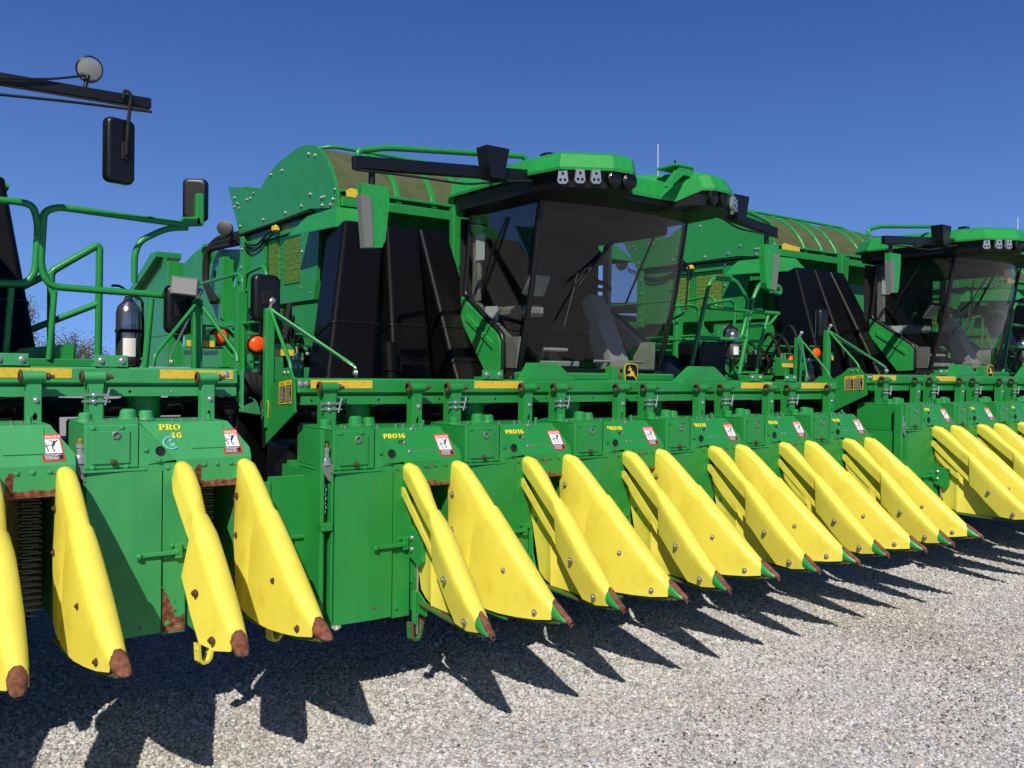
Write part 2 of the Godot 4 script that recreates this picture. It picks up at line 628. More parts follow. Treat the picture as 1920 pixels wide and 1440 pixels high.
# ---------------------------------------------------------------- ground and trees
func build_ground():
	var m := mat(Color(1, 1, 1), 0.95)
	triplanar(m, noise_tex(51, 0.02, [[0.0, Color(0.42, 0.415, 0.41)], [0.4, Color(0.57, 0.565, 0.56)], [0.7, Color(0.67, 0.665, 0.66)], [1.0, Color(0.75, 0.74, 0.72)]], 1024, 6), 0.6)
	m.normal_enabled = true
	m.normal_texture = noise_tex(52, 0.06, [], 1024, 4, FastNoiseLite.TYPE_CELLULAR, true, 6.0)
	m.normal_scale = 1.0
	m.uv1_world_triplanar = true
	var s := S()
	var R := 900.0
	var n := 24
	for i in n:
		for j in n:
			var x0 := -R + 2 * R * i / n
			var x1 := -R + 2 * R * (i + 1) / n
			var z0 := -R + 2 * R * j / n
			var z1 := -R + 2 * R * (j + 1) / n
			quad(s, Vector3(x0, 0, z0), Vector3(x1, 0, z0), Vector3(x1, 0, z1), Vector3(x0, 0, z1))
	var gr := part("ground", s, m, self)
	gr.set_meta("kind", "structure")
	gr.set_meta("label", "grey gravel yard that the pickers stand on")
	gr.set_meta("category", "ground")
	# loose crushed stone
	var st := S()
	var t := (1.0 + sqrt(5.0)) / 2.0
	var v := [Vector3(-1, t, 0), Vector3(1, t, 0), Vector3(-1, -t, 0), Vector3(1, -t, 0), Vector3(0, -1, t), Vector3(0, 1, t), Vector3(0, -1, -t), Vector3(0, 1, -t), Vector3(t, 0, -1), Vector3(t, 0, 1), Vector3(-t, 0, -1), Vector3(-t, 0, 1)]
	var rg := RandomNumberGenerator.new()
	rg.seed = 77
	for i in v.size():
		v[i] = v[i].normalized() * rg.randf_range(0.72, 1.2)
	for f in [[0, 11, 5], [0, 5, 1], [0, 1, 7], [0, 7, 10], [0, 10, 11], [1, 5, 9], [5, 11, 4], [11, 10, 2], [10, 7, 6], [7, 1, 8], [3, 9, 4], [3, 4, 2], [3, 2, 6], [3, 6, 8], [3, 8, 9], [4, 9, 5], [2, 4, 11], [6, 2, 10], [8, 6, 7], [9, 8, 1]]:
		tri(st, v[f[0]], v[f[2]], v[f[1]])
	var stone := done(st)
	var patch := FastNoiseLite.new()
	patch.seed = 5
	patch.frequency = 0.7
	var mm := MultiMesh.new()
	mm.transform_format = MultiMesh.TRANSFORM_3D
	mm.use_colors = true
	mm.mesh = stone
	var xs: Array[Transform3D] = []
	var cs := PackedColorArray()
	# the strip of yard in front of and under the headers
	var lots := [[-3.0, 6.0, -7.2, -1.9, 4700], [6.0, 13.5, -6.6, -1.6, 3000]]
	for lot in lots:
		var count := int((lot[1] - lot[0]) * (lot[3] - lot[2]) * lot[4])
		for i in count:
			var x := rg.randf_range(lot[0], lot[1])
			var z := rg.randf_range(lot[2], lot[3])
			var r := 0.0048 + 0.0095 * pow(rg.randf(), 1.6)
			var fines := clampf(patch.get_noise_2d(x * 0.6 + 40.0, z * 0.6) * 2.2, 0.0, 1.0)
			if rg.randf() < fines * 0.5: r *= 0.6
			if rg.randf() < 0.03: r *= 1.6
			var b := Basis.from_euler(Vector3(rg.randf() * TAU, rg.randf() * TAU, rg.randf() * TAU))
			b = b.scaled(Vector3(1, rg.randf_range(0.5, 0.85), 1) * r)
			xs.append(Transform3D(b, Vector3(x, rg.randf_range(-0.2, 0.55) * r + maxf(0.0, patch.get_noise_2d(x, z)) * 0.006, z)))
			var k := rg.randf()
			var val := clampf(rg.randfn(0.46, 0.08) + 0.07 * patch.get_noise_2d(x * 2.0, z * 2.0), 0.12, 0.78)
			var c := Color(val * 0.99, val * 1.0, val * 1.01)
			var tan := clampf(patch.get_noise_2d(x * 0.6 + 40.0, z * 0.6) * 2.2, 0.0, 1.0)
			c = c.lerp(Color(val * 1.06, val * 0.97, val * 0.83), tan * 0.55)
			if k < 0.05: c = Color(val * 1.05, val * 0.86, val * 0.72)
			elif k < 0.09: c = Color(val * 0.42, val * 0.42, val * 0.44)
			elif k < 0.13: c = Color(val * 0.93, val * 0.97, val * 1.08)
			cs.append(c)
	mm.instance_count = xs.size()
	for i in xs.size():
		mm.set_instance_transform(i, xs[i])
		mm.set_instance_color(i, cs[i])
	var mi := MultiMeshInstance3D.new()
	mi.name = "gravel"
	mi.multimesh = mm
	var sm := mat(Color(1, 1, 1), 0.9)
	sm.vertex_color_use_as_albedo = true
	mi.material_override = sm
	add_child(mi)
	mi.set_meta("kind", "stuff")
	mi.set_meta("label", "loose grey crushed stone lying over the yard in front of the pickers")
	mi.set_meta("category", "gravel")

	# dead leaves and crumbs of bark blown under the snouts
	var lf := S()
	var q := [Vector3(-1, 0.1, -0.35), Vector3(-0.2, 0.0, -0.6), Vector3(0.9, 0.25, -0.1), Vector3(0.3, 0.05, 0.6), Vector3(-0.6, 0.22, 0.45)]
	for i in range(1, 4):
		tri(lf, q[0], q[i], q[i + 1])
		tri(lf, q[0] - Vector3(0, 0.06, 0), q[i + 1] - Vector3(0, 0.06, 0), q[i] - Vector3(0, 0.06, 0))
	var lm := MultiMesh.new()
	lm.transform_format = MultiMesh.TRANSFORM_3D
	lm.use_colors = true
	lm.mesh = done(lf)
	lm.instance_count = 900
	var spots := []
	for i in 26: spots.append(Vector2(rg.randf_range(2.6, 10.0), -rg.randf_range(2.4, 3.9)))
	for i in 900:
		var c: Vector2 = spots[i % 26] + Vector2(rg.randfn(), rg.randfn()) * Vector2(0.24, 0.10)
		if i % 9 == 0: c = Vector2(rg.randf_range(0.0, 10.0), -rg.randf_range(2.0, 5.0))
		var b := Basis.from_euler(Vector3(rg.randf_range(-0.4, 0.4), rg.randf() * TAU, rg.randf_range(-0.4, 0.4))).scaled(Vector3.ONE * rg.randf_range(0.005, 0.014))
		lm.set_instance_transform(i, Transform3D(b, Vector3(c.x, 0.011, c.y)))
		var tone := rg.randf_range(0.5, 1.3)
		lm.set_instance_color(i, Color(0.17 * tone, 0.095 * tone, 0.055 * tone))
	var li := MultiMeshInstance3D.new()
	li.name = "leaf_litter"
	li.multimesh = lm
	li.material_override = sm
	add_child(li)
	li.set_meta("kind", "stuff")
	li.set_meta("label", "scattered brown leaf crumbs on the gravel before the snouts")
	li.set_meta("category", "leaf litter")

func build_trees():
	var leaf := mat(Color(0.36, 0.40, 0.20), 0.8)
	var twig := mat(Color(0.35, 0.29, 0.24), 0.9)
	# x, z, height, spread
	var spots := [[10.6, -62.0, 3.9, 1.9, 1], [9.6, -66.0, 3.5, 2.0, 2], [12.8, -70.0, 3.4, 1.8, 3], [7.3, -60.0, 6.3, 1.0, 4]]
	var words := ["round sparse spring tree beyond the yard, seen under the ladder rails", "taller thin tree beyond the yard beside the black chute", "small budding tree beyond the yard next to the fire bottle", "thin twiggy tree beyond the yard showing past the black chute"]
	for i in spots.size():
		var a: Array = spots[i]
		var rg := RandomNumberGenerator.new()
		rg.seed = 400 + a[4]
		var root := Node3D.new()
		root.name = "tree" if i == 0 else "tree_%03d" % i
		add_child(root)
		root.position = Vector3(a[0], 0, a[1])
		root.set_meta("label", words[i])
		root.set_meta("category", "tree")
		root.set_meta("group", "trees beyond the yard")
		var s := S()
		var lf := S()
		var h: float = a[2]
		var w: float = a[3]
		for k in 5:
			tube(s, V3([0, h * 0.09 * k, 0, 0.02, h * 0.09 * (k + 1) + 0.02, 0.02]), 0.16 - 0.02 * k, 0, 6)
		for b in 46:
			var y0 := h * rg.randf_range(0.18, 0.6)
			var ang := rg.randf() * TAU
			var reach := w * sqrt(rg.randf())
			var tip := Vector3(cos(ang) * reach, min(h, y0 + h * rg.randf_range(0.15, 0.5) * (1.3 - reach / w * 0.6)), sin(ang) * reach)
			var mid := Vector3(cos(ang) * reach * 0.4, lerpf(y0, tip.y, 0.55), sin(ang) * reach * 0.4)
			tube(s, PackedVector3Array([Vector3(0, y0, 0), mid, tip]), 0.025, 0.3, 4)
			for q in 42:
				var c := mid.lerp(tip, rg.randf_range(0.1, 1.1)) + Vector3(rg.randfn(), rg.randfn(), rg.randfn()) * 0.26
				var u := Vector3(rg.randfn(), rg.randfn(), rg.randfn()).normalized() * rg.randf_range(0.03, 0.075)
				var vv := u.cross(Vector3(rg.randfn(), rg.randfn(), rg.randfn()).normalized()) * 0.9
				quad(lf, c - u, c + vv, c + u, c - vv)
		part("trunk", s, twig, root)
		part("crown", lf, leaf, root)

# ---------------------------------------------------------------- header pieces
# one moulded snout. side = +1: the right one of a pair, its inner wall faces -x
func snout_mesh(side: int, splay := 1.0, skirt := -0.022) -> ArrayMesh:
	var s := S()
	# z, ridge y, centre offset, half width, inner bottom y, outer bottom y
	var st := [
		[-0.03, 1.438, 0.168, 0.030, 1.26, 1.37],
		[0.02, 1.448, 0.168, 0.040, 0.98, 1.34],
		[0.09, 1.436, 0.170, 0.046, 0.68, 1.29],
		[0.15, 1.395, 0.173, 0.047, 0.64, 1.25],
		[0.215, 1.345, 0.177, 0.047, 0.62, 1.20],
		[0.390, 1.204, 0.185, 0.045, 0.612, 1.07],
		[0.395, 1.212, 0.186, 0.054, 0.611, 0.90],
		[0.46, 1.152, 0.192, 0.060, 0.61, 0.855],
		[0.56, 1.064, 0.200, 0.062, 0.61, 0.76],
		[0.70, 0.943, 0.212, 0.060, 0.62, 0.64],
		[0.84, 0.822, 0.224, 0.052, 0.635, 0.635],
		[0.95, 0.730, 0.234, 0.038, 0.655, 0.655]]
	var th := 0.006
	var outer := []
	var inner := []
	for q in st:
		q[2] = 0.168 + (q[2] - 0.168) * splay
		var a := []
		var b := []
		for lay in 2:
			var row := a if lay == 0 else b
			var w: float = q[3] - th * lay
			var ry: float = q[1] - th * lay
			var cr: float = w * 0.95
			var iy: float = min(q[4], ry - cr)
			var oy: float = min(q[5], ry - cr)
			var flare: float = 0.018 * clampf((ry - cr - iy) / 0.5, 0, 1)
			for k in 5:
				row.append(Vector3(side * (q[2] - w - flare * (1.0 - k / 4.0)), lerpf(iy, ry - cr, k / 4.0), q[0]))
			for k in range(1, 8):
				var t := PI * (1.0 - k / 8.0)
				row.append(Vector3(side * (q[2] + w * cos(t)), ry - cr + cr * sin(t), q[0]))
			for k in 5:
				row.append(Vector3(side * (q[2] + w + skirt * clampf((ry - cr - oy) / 0.25, 0, 1) * k / 4.0), lerpf(ry - cr, oy, k / 4.0), q[0]))
		outer.append(a)
		inner.append(b)
	# the front moulding laps over the back one along a slanted edge
	for e in [5, 6]:
		for lay in [outer, inner]:
			for k in 12:
				lay[e][k].z -= [0.15, 0.15, 0.15, 0.13, 0.09, 0.06, 0.04, 0.02, 0.01, 0.0, 0.0, 0.0][k]
	if side < 0:
		for r in outer: r.reverse()
		for r in inner: r.reverse()
	loft(s, outer.slice(0, 6))
	loft(s, outer.slice(5, 7), false, 7)
	loft(s, outer.slice(6), false, 8)
	var inv := []
	for r in inner:
		var c: Array = r.duplicate()
		c.reverse()
		inv.append(c)
	loft(s, inv, false, 5)
	var n: int = outer[0].size()
	for i in outer.size() - 1:
		quad(s, inner[i][0], inner[i + 1][0], outer[i + 1][0], outer[i][0])
		quad(s, outer[i][n - 1], outer[i + 1][n - 1], inner[i + 1][n - 1], inner[i][n - 1])
	for e in [0, outer.size() - 1]:
		for k in n - 1:
			quad(s, outer[e][k], outer[e][k + 1], inner[e][k + 1], inner[e][k])
	return done(s)

# the strap that runs from the throat plate down to the outer side panel
func snout_strap_mesh(side: int) -> ArrayMesh:
	var s := S()
	var x: float = side * 0.205
	var p := V2([0.0, 1.30, 0.03, 1.30, 0.40, 0.955, 0.40, 0.915, 0.0, 1.255])
	prism(s, p, 0, 0.006, side_frame(x))
	return done(s)

func tip_mesh(side: int) -> ArrayMesh:
	var s := S()
	var rows := []
	for q in [[0.935, 0.748, 0.236, 0.040, 0.645], [0.97, 0.725, 0.239, 0.040, 0.645], [1.02, 0.690, 0.244, 0.032, 0.648], [1.05, 0.668, 0.247, 0.020, 0.652], [1.06, 0.66, 0.248, 0.006, 0.656]]:
		var r := []
		for k in 10:
			var t := TAU * k / 10.0
			r.append(Vector3(side * (q[2] + q[3] * cos(t)), lerpf(q[4], q[1], 0.5 + 0.5 * sin(t)), q[0]))
		if side > 0: r.reverse()
		rows.append(r)
	loft(s, rows, true)
	return done(s)

func wear_mesh(side: int) -> ArrayMesh:
	var s := S()
	var rows := []
	for q in [[0.932, 0.762, 0.236, 0.016], [0.972, 0.735, 0.239, 0.024], [1.022, 0.700, 0.244, 0.024], [1.056, 0.678, 0.247, 0.022], [1.068, 0.664, 0.248, 0.012]]:
		var r := []
		for k in 5:
			var t := -1.0 + 0.5 * k
			r.append(Vector3(side * (q[2] + q[3] * t), q[1] - 0.016 * t * t, q[0]))
		r.append(Vector3(side * q[2], q[1] - 0.035, q[0] - 0.01))
		if side > 0: r.reverse()
		rows.append(r)
	loft(s, rows, true)
	return done(s)

func skid_mesh(side: int) -> ArrayMesh:
	var s := S()
	var pts := PackedVector3Array([Vector3(side * 0.12, 0.60, 0.12), Vector3(side * 0.15, 0.597, 0.45), Vector3(side * 0.21, 0.615, 0.80), Vector3(side * 0.24, 0.645, 0.99)])
	for i in 3:
		var a := pts[i]
		var b := pts[i + 1]
		var d := (b - a)
		var z := d.normalized()
		var x := Vector3.UP.cross(z).normalized()
		rbox(s, Transform3D(Basis(x, z.cross(x), z), (a + b) / 2), Vector3(0.045, 0.016, d.length() + 0.01), 0.003)
	return done(s)

# metal J foot hanging under a unit
func shoe_mesh() -> ArrayMesh:
	var s := S()
	var o := V2([-0.045, 0.12, -0.034, 0.12, -0.026, 0.035, -0.012, 0.015, 0.012, 0.015, 0.028, 0.035, 0.062, 0.16, 0.075, 0.156, 0.040, 0.02, 0.018, 0.0, -0.018, 0.0, -0.038, 0.022])
	prism(s, o, -0.025, 0.025)
	bolt(s, Vector3(-0.041, 0.09, 0.0), Vector3(-1, 0.1, 0), 0.009)
	return done(s)

func hood_mesh(old: bool) -> ArrayMesh:
	var s := S()
	var xl := -0.44
	var a := Vector3(-0.152, 1.656, -0.090)
	var b := Vector3(0.012, 1.456, 0.012)
	var tr := Vector3(0.325, 1.656, -0.090)
	var rr := Vector3(0.43, 1.507, -0.014)
	var rb := Vector3(0.43, 1.456, 0.012)
	var bl := Vector3(-0.12, 1.440, 0.004)
	var bt := Vector3(-0.172, 1.655, -0.012)
	# sloping face with its cut corner
	tri(s, a, tr, rr)
	tri(s, a, rr, rb)
	tri(s, a, rb, b)
	# left facet
	tri(s, bt, a, b)
	tri(s, bt, b, bl)
	tri(s, bt, bl, Vector3(-0.172, 1.41, -0.012))
	quad(s, a, bt, Vector3(-0.172, 1.655, -0.5), Vector3(-0.152, 1.656, -0.5))
	# front lip over the row opening
	var lip := 1.31
	quad(s, b, rb, Vector3(0.43, lip, 0.012), Vector3(0.085, lip, 0.012))
	tri(s, b, Vector3(0.085, lip, 0.012), Vector3(0.024, 1.40, 0.012))
	quad(s, Vector3(0.085, lip, 0.012), Vector3(0.43, lip, 0.012), Vector3(0.43, lip, -0.03), Vector3(0.085, lip, -0.03))
	# right side, cut corner and top
	var zb := -0.62
	quad(s, tr, Vector3(tr.x, tr.y, zb), Vector3(rr.x, rr.y, zb), rr)
	quad(s, rr, Vector3(rr.x, rr.y, zb), Vector3(rb.x, lip, zb), Vector3(0.43, lip, 0.012))
	quad(s, a, Vector3(a.x, a.y, zb), Vector3(tr.x, tr.y, zb), tr)
	quad(s, Vector3(a.x, a.y, zb), Vector3(a.x, lip, zb), Vector3(tr.x, lip, zb), Vector3(tr.x, tr.y, zb))
	quad(s, Vector3(tr.x, tr.y, zb), Vector3(tr.x, lip, zb), Vector3(rb.x, lip, zb), Vector3(rr.x, rr.y, zb))
	return done(s)

func make_unit_meshes(old: bool) -> Dictionary:
	var D := {}
	var s := S()
	# carcass behind the doors, throat walls, bottom plates
	box(s, -0.44, 0.085, 0.53, 1.42, -0.72, -0.028)
	box(s, 0.365, 0.42, 0.60, 1.33, -0.70, -0.03)
	box(s, -0.44, -0.172, 1.42, 1.652, -0.55, -0.012, 0.006)
	prism(s, V2([-0.44, 1.652, -0.175, 1.652, -0.175, 1.67, -0.25, 1.67, -0.44, 1.66]), -0.5, -0.03)
	box(s, -0.452, -0.14, 1.405, 1.418, -0.5, 0.012, 0.002)
	# plate between the door and the left snout
	box(s, -0.05, 0.085, 0.955, 1.445, -0.028, 0.0, 0.003)
	box(s, -0.05, 0.075, 0.50, 0.95, -0.028, -0.008, 0.003)
	# curved skirt below the left snout
	prism(s, V2([-0.30, 0.95, -0.03, 0.95, -0.03, 0.53, 0.16, 0.53, 0.16, 0.60, 0.06, 0.66, 0.01, 0.80, 0.0, 0.95]), 0, 0.012, side_frame(0.105))
	box(s, 0.085, 0.105, 0.70, 1.31, -0.25, -0.004, 0.003)
	prism(s, V2([-0.172, 1.40, -0.05, 1.40, -0.05, 1.447, -0.12, 1.443, -0.172, 1.43]), -0.10, -0.001)
	box(s, -0.478, -0.436, 0.55, 1.40, -0.70, -0.11, 0.0)
	D.body = done(s)
	# throat inside: dark drum with spindles
	s = S()
	cyl(s, Vector3(0.06, 0.60, -0.36), Vector3(0.06, 1.34, -0.36), 0.17, 18)
	box(s, 0.085, 0.365, 0.58, 1.36, -0.72, -0.62, 0.0)
	box(s, 0.085, 0.365, 1.32, 1.34, -0.62, -0.03, 0.0)
	D.drum = done(s)
	s = S()
	for k in 20:
		var y := 0.64 + k * 0.034
		for j in 3:
			var an := -0.5 + 0.5 * j
			var d := Vector3(cos(an), 0, sin(an))
			cyl(s, Vector3(0.06, y, -0.36) + d * 0.15, Vector3(0.06, y, -0.36) + d * 0.27, 0.006, 5)
	D.spindles = done(s)
	# door with its folded face
	s = S()
	prism(s, V2([-0.43, -0.022, -0.43, -0.004, -0.215, 0.010, -0.058, 0.006, -0.058, -0.022]), 0.0, 0.885, flat_frame(1.402))
	D.door = done(s)
	s = S()
	box(s, -0.184, 0.035, 0.938, 0.962, 0.012, 0.026, 0.003)
	bolt(s, Vector3(-0.178, 0.95, 0.026), Vector3(0, 0, 1), 0.014, 0.014)
	box(s, 0.012, 0.05, 0.915, 0.995, 0.001, 0.02, 0.003)
	D.latch = done(s)
	D.hood = hood_mesh(old)
	# raised covers
	s = S()
	box(s, -0.405, -0.22, 1.448, 1.622, -0.012, -0.003, 0.003)
	D.cover = done(s)
	s = S()
	bolt(s, Vector3(-0.30, 1.455, -0.002), Vector3(0, 0, 1), 0.012, 0.016)
	D.catch = done(s)
	s = S()
	lathe(s, V2([0.014, 0, 0.022, 0.003, 0.022, 0.008, 0.014, 0.011, 0.012, 0.004]), aim(Vector3(-0.29, 1.60, -0.004), Vector3(0, 0, 1)), 14)
	D.ring = done(s)
	var nrm := Vector3(0, 0.455, 0.89)
	s = S()
	var fz := func(y: float) -> float: return -0.02 - 0.51 * (y - 1.519)
	if old:
		var c := Vector3(0.20, 1.575, fz.call(1.575))
		rbox(s, Transform3D(Basis(Vector3(1, 0, 0), Vector3(0, 0.89, -0.455), nrm), c + nrm * 0.003), Vector3(0.19, 0.145, 0.006), 0.002)
	else:
		for q in [[0.045, 1.567], [0.068, 1.512], [0.118, 1.645]]:
			bolt(s, Vector3(q[0], q[1], fz.call(q[1])), nrm, 0.011, 0.008)
		var c2 := Vector3(0.175, 1.515, fz.call(1.515))
		rbox(s, Transform3D(Basis(Vector3(1, 0, 0), Vector3(0, 0.89, -0.455), nrm), c2), Vector3(0.15, 0.005, 0.004), 0.001)
	D.hoodtrim = done(s)
	s = S()
	var hp := Vector3(-0.068, 1.508, 0.003)
	lathe(s, V2([0.0, 0.003, 0.019, 0.003, 0.021, 0.007, 0.024, 0.007, 0.026, -0.004]), aim(hp, Vector3(-0.05, 0.12, 1)), 16)
	D.plug = done(s)
	# green fasteners
	s = S()
	for q in [[-0.40, 1.637, -0.012], [-0.26, 1.637, -0.012], [-0.40, 1.43, -0.012], [-0.235, 1.43, -0.012], [-0.15, 1.60, -0.02], [-0.14, 1.515, 0.0], [-0.075, 1.458, 0.008], [-0.028, 1.415, 0.0], [0.03, 1.415, 0.0], [0.0, 0.985, 0.0], [0.165, 1.425, 0.012], [0.235, 1.425, 0.012], [0.31, 1.425, 0.012], [-0.02, 0.56, -0.008]]:
		bolt(s, Vector3(q[0], q[1], q[2]), Vector3(0, 0, 1), 0.011, 0.009)
	D.bolts = done(s)
	s = S()
	for q in [[-0.40, -0.15], [-0.33, -0.09], [-0.22, -0.12], [-0.11, -0.11], [0.03, -0.13], [0.08, -0.13], [0.16, -0.14], [0.2, -0.11], [-0.15, -0.16], [-0.30, -0.20]]:
		cyl(s, Vector3(q[0], 1.655, q[1]), Vector3(q[0], 1.676, q[1]), 0.008, 6)
	D.topbolts = done(s)
	# gear case caps on the top
	s = S()
	lathe(s, V2([0.058, 0, 0.056, 0.01, 0.046, 0.016, 0.042, 0.05, 0.030, 0.062, 0.0, 0.064]), at(-0.17, 1.66, -0.28), 16)
	D.caps = [done(s)]
	s = S()
	lathe(s, V2([0.05, 0, 0.042, 0.012, 0.036, 0.045, 0.028, 0.052, 0.0, 0.054]), at(-0.07, 1.66, -0.30), 16)
	D.caps.append(done(s))
	s = S()
	lathe(s, V2([0.045, 0, 0.036, 0.01, 0.034, 0.04, 0.026, 0.048, 0.0, 0.05]), at(-0.40, 1.66, -0.22), 14)
	D.caps.append(done(s))
	s = S()
	cyl(s, Vector3(0.24, 1.66, -0.16), Vector3(0.24, 1.695, -0.16), 0.013, 8)
	D.caps.append(done(s))
	# rusty edge of the front lip
	s = S()
	box(s, 0.083, 0.424, 1.296, 1.316, -0.03, 0.016, 0.003)
	if old:
		box(s, 0.098, 0.122, 0.62, 1.30, -0.05, 0.004, 0.002)
		box(s, 0.352, 0.372, 0.62, 1.30, -0.05, 0.0, 0.002)
		prism(s, V2([0.12, 1.32, 0.145, 1.32, 0.15, 1.40, 0.17, 1.418, 0.13, 1.425, 0.112, 1.39]), 0.012, 0.014)
		prism(s, V2([0.30, 1.416, 0.36, 1.418, 0.385, 1.40, 0.392, 1.32, 0.38, 1.33, 0.376, 1.39, 0.355, 1.408]), 0.012, 0.014)
		prism(s, V2([0.09, 1.316, 0.40, 1.316, 0.40, 1.33, 0.34, 1.336, 0.30, 1.328, 0.25, 1.338, 0.2, 1.330, 0.15, 1.335, 0.1, 1.328]), 0.012, 0.0145)
		prism(s, V2([-0.048, 0.51, 0.07, 0.51, 0.072, 0.60, 0.02, 0.585, 0.0, 0.66, -0.03, 0.73, -0.048, 0.74]), -0.008, -0.006)
	else:
		prism(s, V2([0.18, 1.41, 0.225, 1.43, 0.245, 1.428, 0.20, 1.40]), 0.012, 0.014)
		prism(s, V2([0.14, 1.316, 0.27, 1.316, 0.25, 1.326, 0.22, 1.334, 0.18, 1.326]), 0.012, 0.014)
	D.rust = done(s)
	s = S()
	var dl := Vector3(0.262, 1.608, fz.call(1.608))
	var dw := Vector3(0.104, 0, 0)
	var dh := Vector3(0.02, -0.132, 0.132 * 0.51)
	D.danger = decal_mesh(dl, dl + dw, dl + dw + dh, dl + dh)
	return D

func add_unit(root: Node3D, D: Dictionary, k: int, old: bool):
	var G: Material = M.green_old if old else M.green
	var u := put("row_unit", D.body, G, root, Vector3(-2.286 + 0.9144 * k, 0, 0))
	u.set_meta("row", k)
	put("picking_drum", D.drum, M.drum, u)
	var sp := put("spindle_rows", D.spindles, M.zinc, u)
	sp.set_meta("kind", "stuff")
	put("door", D.door, G, u)
	put("door_latch", D.latch, G, u)
	put("hood", D.hood, G, u)
	put("access_cover", D.cover, G, u)
	put("cover_catch", D.catch, M.boltdark, u)
	put("pull_ring", D.ring, M.zinc, u)
	if old: put("hood_cover", D.hoodtrim, G, u)
	else: put("hood_bolt", D.hoodtrim, M.zinc, u).set_meta("kind", "stuff")
	put("rubber_plug", D.plug, M.rubber, u)
	var b := put("bolt", D.bolts, G, u)
	b.set_meta("kind", "stuff")
	b = put("cap_bolt", D.topbolts, M.zinc, u)
	b.set_meta("kind", "stuff")
	for c in D.caps: put("gear_case", c, G, u)
	put("worn_edge", D.rust, M.rust, u)
	put("danger_label", D.danger, M.danger, u)
	var nrm := Vector3(0, 0.455, 0.89)
	var fb := Basis(Vector3(1, 0, 0), Vector3(0, 0.89, -0.455), nrm)
	var fz := func(y: float) -> float: return -0.02 - 0.51 * (y - 1.519)
	if old:
		lettering("model_lettering", "PRO", 0.034, M.letters, u, Transform3D(fb, Vector3(0.0, 1.627, fz.call(1.627) + 0.003)), true, 1.25)
		lettering("model_number", "16", 0.033, M.letters, u, Transform3D(fb, Vector3(0.03, 1.583, fz.call(1.583) + 0.003)), true, 1.2)
	else:
		lettering("model_lettering", "PRO16", 0.031, M.letters, u, Transform3D(fb, Vector3(-0.016, 1.607, fz.call(1.607) + 0.003)), false, 1.2)
		lettering("model_suffix", "HS", 0.022, M.letter, u, Transform3D(fb, Vector3(0.025, 1.572, fz.call(1.572) + 0.003)), false, 1.15)
	if old and k == 5:
		var arc := PackedVector3Array()
		for j in 15:
			var t := 0.9 + 4.5 * j / 14.0
			arc.append(Vector3(cos(t) * 0.042, sin(t) * 0.036, 0.001))
		var rs := S()
		var fr := Transform3D(fb, Vector3(0.0, 1.545, fz.call(1.545) + 0.001))
		for j in 14: tube(rs, PackedVector3Array([fr * arc[j], fr * arc[j + 1]]), 0.0045, 0, 5)
		part("painted_ring", rs, M.paleblue, u)
		lettering("painted_letter", "P", 0.022, M.paleblue, u, fr * at(-0.005, 0.014, 0.001))
		lettering("painted_letter", "W", 0.022, M.paleblue, u, fr * at(0.005, -0.012, 0.001))
	var ch := S()
	var cr := RandomNumberGenerator.new()
	cr.seed = 900 + k + (50 if old else 0)
	for j in (9 if old else 5):
		var c := Vector2(cr.randf_range(-0.40, 0.06), cr.randf_range(0.56, 1.36))
		if j % 2 == 0: c.y = cr.randf_range(0.53, 0.62)
		if absf(c.x + 0.215) < 0.02: c.x += 0.05
		var p := PackedVector2Array()
		var cs := cr.randf_range(0.003, 0.009)
		for e in 7: p.append(c + Vector2(cos(TAU * e / 7), sin(TAU * e / 7) * 1.3) * cs * cr.randf_range(0.5, 1.2))
		var zf: float = lerpf(-0.004, 0.010, (c.x + 0.43) / 0.215) if c.x < -0.215 else (lerpf(0.010, 0.006, (c.x + 0.215) / 0.157) if c.x < -0.055 else -0.008)
		if c.x > -0.058 and c.y > 0.94: zf = 0.0
		prism(ch, p, zf - 0.002, zf + 0.0012)
	part("paint_chip", ch, M.rust, u).set_meta("kind", "stuff")
	# the pair of snouts in front
	for side in [-1, 1]:
		var base := u.position + Vector3(0.215, 0, 0)
		var sn := put("snout", D["snout%d" % side], M.yellow, root, base)
		sn.rotation = Vector3(cr.randf_range(-0.008, 0.008), cr.randf_range(-0.014, 0.014), cr.randf_range(-0.006, 0.006))
		sn.position.z += cr.randf_range(-0.008, 0.008)
		if not old: put("snout_strap", D["strap%d" % side], M.yellow, sn)
		var dx := 0.086 if old and side < 0 else 0.0
		put("snout_tip", D["tip%d" % side], M.rust if old else M.green, sn, Vector3(dx, 0, 0))
		if not old: put("worn_tip_face", D["wear%d" % side], M.rust, sn)
		if not old and side > 0: put("moistener_hose", D.hose, M.green, sn)
		put("skid", D["skid%d" % side], M.worn, sn, Vector3(dx, 0, 0))
		for q in D["sbolt%d" % side]:
			var bo := put("snout_bolt", D.boltmesh, M.boltdark if old else M.zinc, sn, q[0] + Vector3(dx * clampf((q[0].z - 0.1) / 0.85, 0, 1) + ((-0.042 if side < 0 else 0.016) if old and q[1].x * side > 0 else 0.0), 0, 0))
			bo.basis = aim(Vector3.ZERO, q[1]).basis

